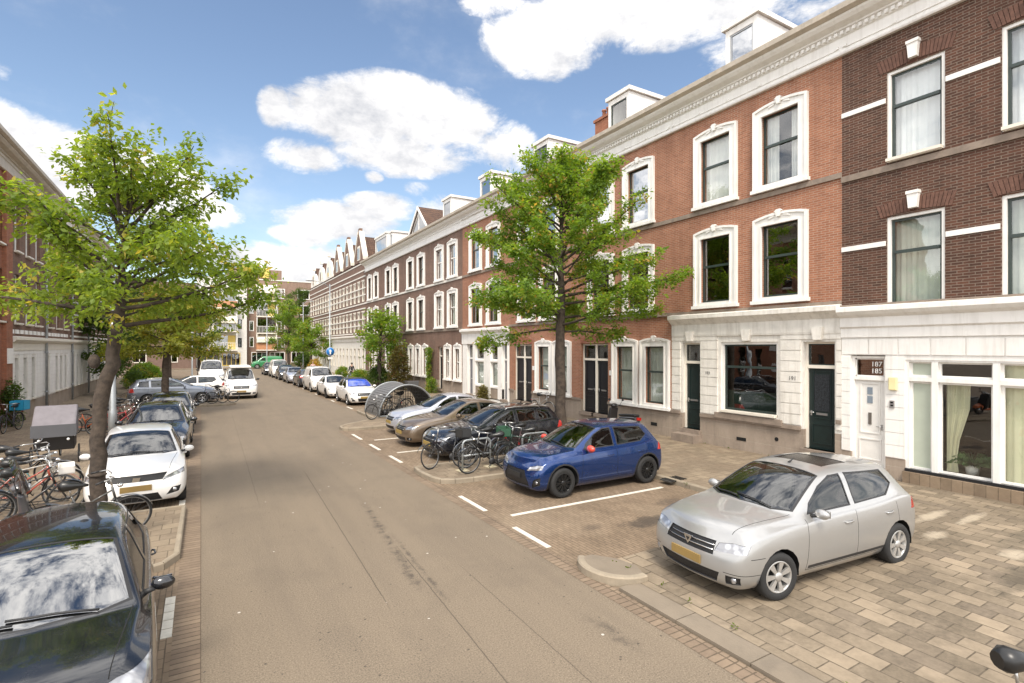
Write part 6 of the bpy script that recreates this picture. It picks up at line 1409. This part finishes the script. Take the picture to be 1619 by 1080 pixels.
for lab, x, y, hd, col, st, ln, bk in (
    ('dark bicycle in front of the leaning tree, wheel over the black roof', -1.62, 11.15, 2, (.06, .06, .055), 12, 8, None),
    ('white bicycle with curved bars in the left pavement crowd', -3.0, 14.2, 8, (.5, .48, .44), 20, 5, None),
    ('turquoise bicycle at the left edge in the crowd', -4.0, 14.9, -6, (.03, .28, .30), -10, 4, None),
    ('black bicycle in the crowd with a small white box on its front', -2.75, 12.9, 12, (.02, .02, .02), 24, 9, ((.42, .66, -.14, .14, .86, 1.0), white_paint)),
    ('brick red bicycle with white front fork in the crowd', -2.95, 13.6, -4, (.35, .06, .035), -16, -4, None),
    ('grey bicycle in the back of the left crowd', -3.2, 15.1, 4, (.2, .2, .2), 8, 3, None),
    ('black bicycle with luggage crate deep in the left crowd', -3.5, 15.8, -8, (.02, .02, .022), -14, 6, ((-.8, -.4, -.18, .18, .76, 1.0), blackplastic)),
    ('steel blue bicycle next to the scooter on the left', -3.7, 12.5, 5, (.10, .16, .2), 18, -6, None),
    ('dark green bicycle behind the scooter on the left', -4.1, 13.4, -3, (.02, .06, .04), -8, 4, None)):
    bike(lab, x, y, hd, col, steer=st, lean=ln, basket=bk, group=LB)
LB2 = 'bicycles parked beyond the cargo tricycle'
for lab, x, y, hd, col, st, ln in (('orange bicycle lying low beside the cargo tricycle', -3.55, 24.6, 10, (.6, .13, .03), 22, 12), ('black bicycle beyond the cargo tricycle', -3.3, 25.6, 4, (.02, .02, .02), -12, 5), ('red bicycle between the lamp post and the dark estate car', -2.75, 24.0, -8, (.4, .03, .03), 15, -5), ('pink bicycle past the lamp post', -2.7, 25.3, 3, (.45, .22, .2), 10, 6), ('dark red bicycle past the lamp post', -2.75, 26.8, 6, (.16, .03, .03), -18, 4), ('black bicycle against the far side of the lamp post group', -2.8, 28.2, -4, (.02, .02, .02), 12, 3)):
    bike(lab, x, y, hd, col, steer=st, lean=ln, group=LB2)
IB = 'bicycles on the far left kerb island'
bike('silver bicycle side-on at the tip of the far left kerb island', 1.05, 34.45, 4, (.4, .4, .42), steer=8, lean=3, group=IB, z=.1); bike('dark bicycle half behind the silver one on the far left island', .55, 34.75, 172, (.03, .03, .04), steer=15, lean=-4, group=IB)
bike('bicycle carrying a bright blue crate at the left edge by the wall', -6.2, 26.9, -100, (.05, .05, .06), basket=((-.85, -.35, -.22, .22, .76, 1.12), M('blue_crate', (.02, .30, .50), .5)), steer=8)
bike('dark bicycle standing at the road end of the ribbed shelter', 7.05, 23.2, 178, (.06, .06, .06), steer=22, lean=5, z=.1)
# ------------------------------------------------------------ ribbed bicycle shelter
t = thing('bicycle_shelter', 'grey ribbed half-round bicycle shelter between the silver car and the white hatchback', 'bike shelter', (8.35, 25.0, .1)); q = MB(); RX, RZ = 1.35, 1.42
def hp(a, k=1): return (-RX * math.cos(a) * k, RZ * math.sin(a) * k)
nb = 30
for i in range(nb):
    a0, a1 = math.pi * .93 * i / nb, math.pi * .93 * (i + .86) / nb; p0, p1 = hp(a0), hp(a1); p2, p3 = hp(a1, .97), hp(a0, .97); q.prism([p0, p1, p2, p3], -1.2, 1.2, 1)
q.build('ribbed_cover', M('shelter_grey', (.17, .165, .16), .55, metal=.3, dirt=.2), t)
q = MB()
for i in range(24):
    p0, p1 = hp(math.pi * i / 24, .965), hp(math.pi * (i + 1) / 24, .965); q.quad((p0[0], -1.19, p0[1]), (p1[0], -1.19, p1[1]), (p1[0], 1.19, p1[1]), (p0[0], 1.19, p0[1]))
q.build('inner_shell', M('shelter_dark', (.05, .05, .05), .7), t)
for yy in (-1.2, 1.2):
    q = MB(); pts = [hp(math.pi * k / 24, 1.01) for k in range(25)]; q.tube([(p[0], yy, p[1]) for p in pts], .035, 6); q.tube([(-RX, yy, .04), (RX, yy, .04)], .03, 6); q.build('end_hoop', galv, t)
    q = MB()
    for k in range(1, 22): a = -RX + 2 * RX * k / 22; hgt = RZ * math.sqrt(max(0, 1 - (a / RX) ** 2)); q.tube([(a, yy, .04), (a, yy, hgt)], .011, 3, cap=False)
    for k in range(1, 9): zz = k * .16; wx = RX * math.sqrt(max(0, 1 - (zz / RZ) ** 2)); q.tube([(-wx, yy, zz), (wx, yy, zz)], .009, 3, cap=False)
    q.build('end_bars', blackplastic, t)
SG = 'bicycles inside the ribbed shelter'
bike('pale bicycle inside the ribbed shelter', 8.0, 24.6, 184, (.4, .38, .34), group=SG, steer=10); bike('brown bicycle inside the ribbed shelter', 8.3, 25.3, 178, (.12, .06, .04), group=SG, steer=-12)
# ------------------------------------------------------------ scooters
def scooter(label, x, y, hd, c1, c2, lean=6, z=.1, shield=False):
    t = thing('scooter', label, 'scooter', (x, y, z), R(hd)); t.rotation_euler = (R(lean), 0, R(hd)); body = M('scooter_%.2f' % sum(c1), c1, .3, coat=.8); tr = M('scooter_trim_%.2f' % sum(c2), c2, .4)
    for xx in (.62, -.60):
        q = MB(); q.torus((xx, 0, .23), .175, .055, 1, 28, 8); w_ = q.build('wheel', rubber, t); q = MB(); q.lathe([(.0, .035), (.12, .03), (.135, 0), (.12, -.03), (0, -.035)], (xx, 0, .23), 1, 16); q.build('rim', rimm['alloy'], w_)
    q = MB(); q.prism([(.40, .30), (.50, .34), (.36, .95), (.27, .98), (.30, .40)], -.20, .20, 1); q.build('leg_shield', body, t, bevel=.04)
    q = MB(); q.prism([(-.15, .24), (.42, .24), (.42, .33), (-.15, .33)], -.17, .17, 1); q.build('footboard', tr, t, bevel=.02)
    q = MB(); q.prism([(-.95, .62), (-.80, .42), (-.35, .33), (-.12, .33), (-.10, .66), (-.40, .70), (-.92, .74)], -.15, .15, 1); q.build('tail_body', body, t, bevel=.05)
    q = MB(); q.prism([(-.90, .74), (-.42, .70), (-.08, .68), (-.05, .75), (-.4, .80), (-.86, .83)], -.135, .135, 1); q.build('seat', M('saddle_vinyl'), t, bevel=.035)
    q = MB(); q.box(-1.0, -.95, -.09, .09, .62, .72); q.build('tail_light', tail_m, t)
    q = MB(); q.box(-1.04, -.99, -.09, .09, .38, .52); q.build('rear_plate', white_paint, t)
    q = MB(); q.prism([(.42, .42), (.55, .50), (.78, .46), (.86, .34), (.62, .47), (.45, .40)], -.07, .07, 1); q.tube([(.62, .08, .23), (.50, .07, .5)], .02, 6); q.tube([(.62, -.08, .23), (.50, -.07, .5)], .02, 6); q.build('front_mudguard', tr, t)
    q = MB(); q.ball((.30, 0, 1.03), (.12, .17, .09), 14, 8); q.tube([(.26, -.34, 1.04), (.28, -.15, 1.05), (.28, .15, 1.05), (.26, .34, 1.04)], .014, 6, 1); q.tube([(.26, .22, 1.04), (.26, .35, 1.04)], .02, 6, 1); q.tube([(.26, -.22, 1.04), (.26, -.35, 1.04)], .02, 6, 1); q.build('handlebar', [body, blackplastic], t)
    q = MB(); q.ball((.41, 0, 1.02), (.03, .08, .055), 12, 6); q.build('headlight', head_m, t)
    for s in (-1, 1): q = MB(); q.tube([(.27, .24 * s, 1.05), (.24, .32 * s, 1.22)], .007, 5); q.ball((.24, .34 * s, 1.25), (.018, .06, .04), 10, 6); q.build('mirror', blackplastic, t)
    if shield:
        q = MB(); rows = []
        for k in range(6): zz = .98 + k * .10; rows.append([(.44 - k * .035 - .55 * (u * .30) ** 2 * 2, u * (.30 - .012 * k * k), zz) for u in (-1, -.6, -.2, .2, .6, 1)])
        vs = [v for r_ in rows for v in r_]; q.add(vs, [(a + k * 6, a + 1 + k * 6, a + 7 + k * 6, a + 6 + k * 6) for k in range(5) for a in range(5)], 0, True); q.build('windscreen', glassmat('smoked_screen', (.45, .42, .42), .18, .8), t, recalc=False)
    return t
scooter('black scooter with red tail light parked by the paired black doors', 13.2, 14.75, 92, (.015, .015, .017), (.03, .03, .03))
scooter('grey scooter with smoked windscreen beside the crowded bicycles on the left', -2.75, 11.0, 12, (.06, .06, .065), (.02, .02, .02), shield=True)
scooter('black scooter with orange trim at the left edge above the black car roof', -3.35, 10.2, 20, (.02, .02, .022), (.5, .12, .03))
# ------------------------------------------------------------ cargo tricycle
t = thing('cargo_tricycle', 'black box cargo tricycle with a grey tarpaulin hood on the left pavement', 'cargo tricycle', (-3.45, 18.9, .1), R(-84))
q = MB(); q.prism([(-.45, .42), (.38, .42), (.52, .82), (-.50, .82)], -.42, .42, 1); q.build('box', M('box_black', (.018, .018, .02), .5), t, bevel=.02)
q = MB(); q.prism([(-.55, .80), (.56, .80), (.50, 1.10), (.30, 1.22), (-.25, 1.58), (-.50, 1.56)], -.46, .46, 1); q.build('hood', M('tarpaulin', (.17, .155, .165), .7, var=.12, vs=5, bmp=.6, bs=5), t, bevel=.04)
q = MB(); q.prism([(.562, .80), (.57, .80), (.515, 1.12), (.505, 1.12)], -.47, .47, 1); q.build('hood_apron', M('apron_dark', (.06, .06, .065), .6), t)
for s in (-1, 1): 
    w_ = bpy.data.objects.new('wheel', BW['t']); COL.objects.link(w_); w_.parent = t; w_.location = (.1, .50 * s, .26); w_.scale = (.76, .9, .76); ri = bpy.data.objects.new('rim', BW['r']); COL.objects.link(ri); ri.parent = w_
    q = MB(); q.ball((.54, .30 * s, .72), (.02, .035, .035), 8, 6); q.build('reflector', M('reflector', (.8, .8, .8), .2), t)
w_ = bpy.data.objects.new('wheel', BW['t']); COL.objects.link(w_); w_.parent = t; w_.location = (-1.35, 0, .34); ri = bpy.data.objects.new('rim', BW['r']); COL.objects.link(ri); ri.parent = w_
q = MB(); q.tube([(-.45, 0, .5), (-.9, 0, .32), (-1.35, 0, .34)], .022, 6); q.tube([(-.9, 0, .32), (-1.02, 0, .9)], .018, 6); q.tube([(-1.02, 0, .7), (-1.35, 0, .34)], .014, 6); q.build('frame', black_paint, t)
q = MB(); q.tube([(-.92, 0, .95), (-1.15, 0, .96), (-1.2, 0, .95)], [.03, .09, .05], 8); q.build('saddle', M('saddle_vinyl'), t)
q = MB(); q.tube([(-.55, -.35, 1.0), (-.50, 0, .9), (-.55, .35, 1.0)], .014, 6); q.build('handlebar', steel, t)
# ------------------------------------------------------------ posts, lamps, sign, planter
def lamp(label, x, y, h_, r0=.09, arm=(1.2, 0), sign=False, r1=.045):
    t = thing('street_lamp', label, 'street lamp', (x, y, 0), 0, 'street lamps'); q = MB(); q.tube([(0, 0, 0), (0, 0, 1.1), (0, 0, 1.15), (0, 0, h_)], [r0, r0, r0 * .8, r1], 10); q.build('post', galv, t)
    q = MB(); q.tube([(0, 0, h_ - .3), (arm[0] * .4, arm[1] * .4, h_ + .1), (arm[0], arm[1], h_ + .2)], .03, 6); q.build('arm', galv, t)
    q = MB(); q.ball((arm[0] * 1.15, arm[1] * 1.15, h_ + .2), (.34, .14, .07) if abs(arm[0]) > abs(arm[1]) else (.14, .34, .07), 12, 6); q.build('lantern', M('lantern_grey', (.4, .4, .4), .5), t); return t
lamp('grey lamp post right behind the leaning tree trunk on the left pavement', -2.62, 22.6, 6.4, .13, (1.1, 0), r1=.06)
t = lamp('grey lamp post carrying the round blue sign on the right pavement', 9.3, 45.9, 8.6, .08, (-1.4, 0))
lamp('thin lamp post standing before the far balconies', 6.9, 70.5, 8.2, .07, (-1.0, 0)); lamp('short grey lamp post behind the end-on estate car', -.6, 48.0, 4.2, .07, (.0, -.6))
lamp('slim pale lamp post right of the round green tree', 11.6, 74.0, 9.2, .07, (.9, 0))
t = thing('traffic_sign', 'round blue road sign with white symbol on the lamp post over the right kerb row', 'traffic sign', (9.3, 45.72, 2.93)); q = MB(); q.lathe([(0, -.01), (.36, -.01), (.36, .01), (0, .01)], (0, 0, 0), 1, 28); q.build('disc', M('sign_blue', (.01, .16, .48), .4), t)
q = MB(); q.lathe([(.325, -.013), (.345, -.013), (.345, -.009), (.325, -.009)], (0, 0, 0), 1, 28); q.build('border', white_paint, t)
q = MB(); q.prism([(-.05, -.22), (.05, -.22), (.05, .02), (.14, .02), (0, .20), (-.14, .02), (-.05, .02)], -.018, -.012, 1); q.build('arrow', white_paint, t); q = MB(); q.box(-.2, .2, .0, .02, -.62, -.46); q.build('plate', white_paint, t)
t = thing('planter', 'long dark grey planter box against the wall behind the bike shelter', 'planter', (13.4, 38.6, .1)); q = MB(); q.prism([(-.35, .0), (.35, .0), (.45, .72), (-.45, .72)], -1.6, 1.6, 1); q.build('trough', M('planter_grey', (.10, .10, .105), .6, dirt=.2), t, bevel=.02); q = MB(); q.box(-.40, .40, -1.55, 1.55, .69, .74); q.build('soil', M('soil', (.05, .035, .025), .95), t)
# a few weeds in the joints along the walls and kerbs
weed_m = leafmat('leaf_groundweed', (.06, .10, .02), (.12, .15, .04))
rng = random.Random(77); an = []
for i in range(150):
    y = rng.uniform(1, 40); an.append((Vector((14.38 if rng.random() < .5 or y > 20 else (9.77 if y > 6.5 else 5.33), y, .10 if y > 20 else (.10 if rng.random() < .5 else .06))), Vector((-.3, 0, 1)), rng.random()))
V, F, T = leaf_cloud(rng, an, .05, 7, .022, -.2); o = foliage('weeds', V, F, T, weed_m, None); o['kind'] = 'stuff'; o['label'] = 'small green weeds growing in the joints along walls and kerbs'; o['category'] = 'weeds'
# ------------------------------------------------------------ people
skin = M('skin', (.45, .27, .19), .55)
def figure(label, x, y, hd, top_, legs, hair, z=.1, pose=0):
    t = thing('person', label, 'person', (x, y, z), R(hd))
    def skinmesh(name, pts, edges, rad, mat, par, lev=1):
        me = bpy.data.meshes.new(name); me.from_pydata(pts, edges, []); o = bpy.data.objects.new(name, me); COL.objects.link(o)
        md = o.modifiers.new('s', 'SKIN'); 
        for i, r_ in enumerate(rad): me.skin_vertices[0].data[i].radius = r_ if isinstance(r_, tuple) else (r_, r_)
        me.skin_vertices[0].data[0].use_root = True; sb = o.modifiers.new('u', 'SUBSURF'); sb.levels = sb.render_levels = lev
        dg = bpy.context.evaluated_depsgraph_get(); m2_ = bpy.data.meshes.new_from_object(o.evaluated_get(dg)); bpy.data.objects.remove(o); m2_.materials.clear(); m2_.materials.append(mat); m2_.name = name
        for p in m2_.polygons: p.use_smooth = True
        o = bpy.data.objects.new(name, m2_); COL.objects.link(o); o.parent = par; return o
    st = .14 * pose
    P_ = [(0, 0, .92), (0, 0, 1.10), (0, 0, 1.32), (0, 0, 1.45), (.01, 0, 1.52), (.02, 0, 1.60), (.03, 0, 1.70)]; r_ = [(.14, .10), (.13, .095), (.16, .11), (.08, .08), .05, (.08, .09), (.06, .07)]; E_ = [(i, i + 1) for i in range(6)]
    def chain(start, pts, rr):
        a = start
        for p, q in zip(pts, rr): P_.append(p); r_.append(q); E_.append((a, len(P_) - 1)); a = len(P_) - 1
        return a
    for s in (-1, 1):
        chain(0, [(0, .09 * s, .86), (.03 + s * st, .10 * s, .50), (-.02 + s * st * 1.3, .10 * s, .10), (.12 + s * st * 1.3, .11 * s, .03)], [.085, .058, .04, .035])
        a = chain(3, [(0, .17 * s, 1.40), (.02, .22 * s, 1.14), (.16, .22 * s, .96), (.22, .21 * s, .92)], [.055, .04, .03, .028])
        for k in range(5):
            fy = .21 * s + (k - 2) * .014; L_ = (.05, .075, .082, .076, .06)[k]; chain(a, [(.25, fy, .905), (.25 + L_ * .6, fy, .88), (.25 + L_ * .7, fy, .85)], [.008, .007, .006])
    skinmesh('body', P_, E_, r_, skin, t)
    # trousers, jacket, hair follow the body just outside it
    T_ = [(0, 0, .98), (0, 0, .90)]; E2 = [(0, 1)]; r2 = [(.155, .115), (.16, .12)]
    for s in (-1, 1): n0 = len(T_); T_ += [(0, .09 * s, .84), (.03 + s * st, .10 * s, .50), (-.02 + s * st * 1.3, .10 * s, .12)]; r2 += [.098, .074, .056]; E2 += [(1, n0), (n0, n0 + 1), (n0 + 1, n0 + 2)]
    skinmesh('trousers', T_, E2, r2, legs, t)
    J = [(0, 0, .96), (0, 0, 1.12), (0, 0, 1.32), (0, 0, 1.44)]; E3 = [(0, 1), (1, 2), (2, 3)]; r3 = [(.165, .125), (.15, .115), (.185, .135), (.09, .09)]
    for s in (-1, 1): n0 = len(J); J += [(0, .17 * s, 1.40), (.02, .22 * s, 1.14), (.14, .22 * s, .98)]; r3 += [.07, .055, .042]; E3 += [(3, n0), (n0, n0 + 1), (n0 + 1, n0 + 2)]
    skinmesh('jacket', J, E3, r3, top_, t)
    q = MB(); q.ball((-.005, 0, 1.685), (.095, .092, .105), 14, 10); q.build('hair', hair, t)
    q = MB(); q.ball((.105, 0, 1.635), (.018, .012, .022), 8, 6)
    q.build('nose', skin, t); q = MB()
    for s in (-1, 1): q.ball((.092, .03 * s, 1.655), (.008, .010, .007), 6, 4)
    q.box(.092, .10, -.022, .022, 1.595, 1.602); q.build('eyes_and_mouth', blackplastic, t)
    for s in (-1, 1): q = MB(); q.prism([(-.08 + s * st * 1.3, 0), (.19 + s * st * 1.3, 0), (.18 + s * st * 1.3, .05), (.03 + s * st * 1.3, .10), (-.08 + s * st * 1.3, .09)], .06 * s - .0 + (.04 * s), .10 * s + .05 * s, 1); q.build('shoe', blackplastic, t, bevel=.01)
    return t
figure('person in dark clothes standing beside a bicycle on the right pavement', 12.0, 49.6, -110, M('dark_jacket', (.02, .02, .025), .8), M('jeans', (.03, .045, .09), .9), M('hair_dark', (.02, .014, .01), .7), pose=.3)
bike('bicycle held by the person in dark clothes', 11.75, 49.2, -120, (.2, .22, .25), z=.1)
figure('person in a pale pink top walking beyond the small white van', 9.7, 56.0, -95, M('pink_top', (.6, .42, .40), .8), M('dark_trousers', (.03, .03, .04), .9), M('hair_fair', (.25, .17, .09), .7), pose=1)
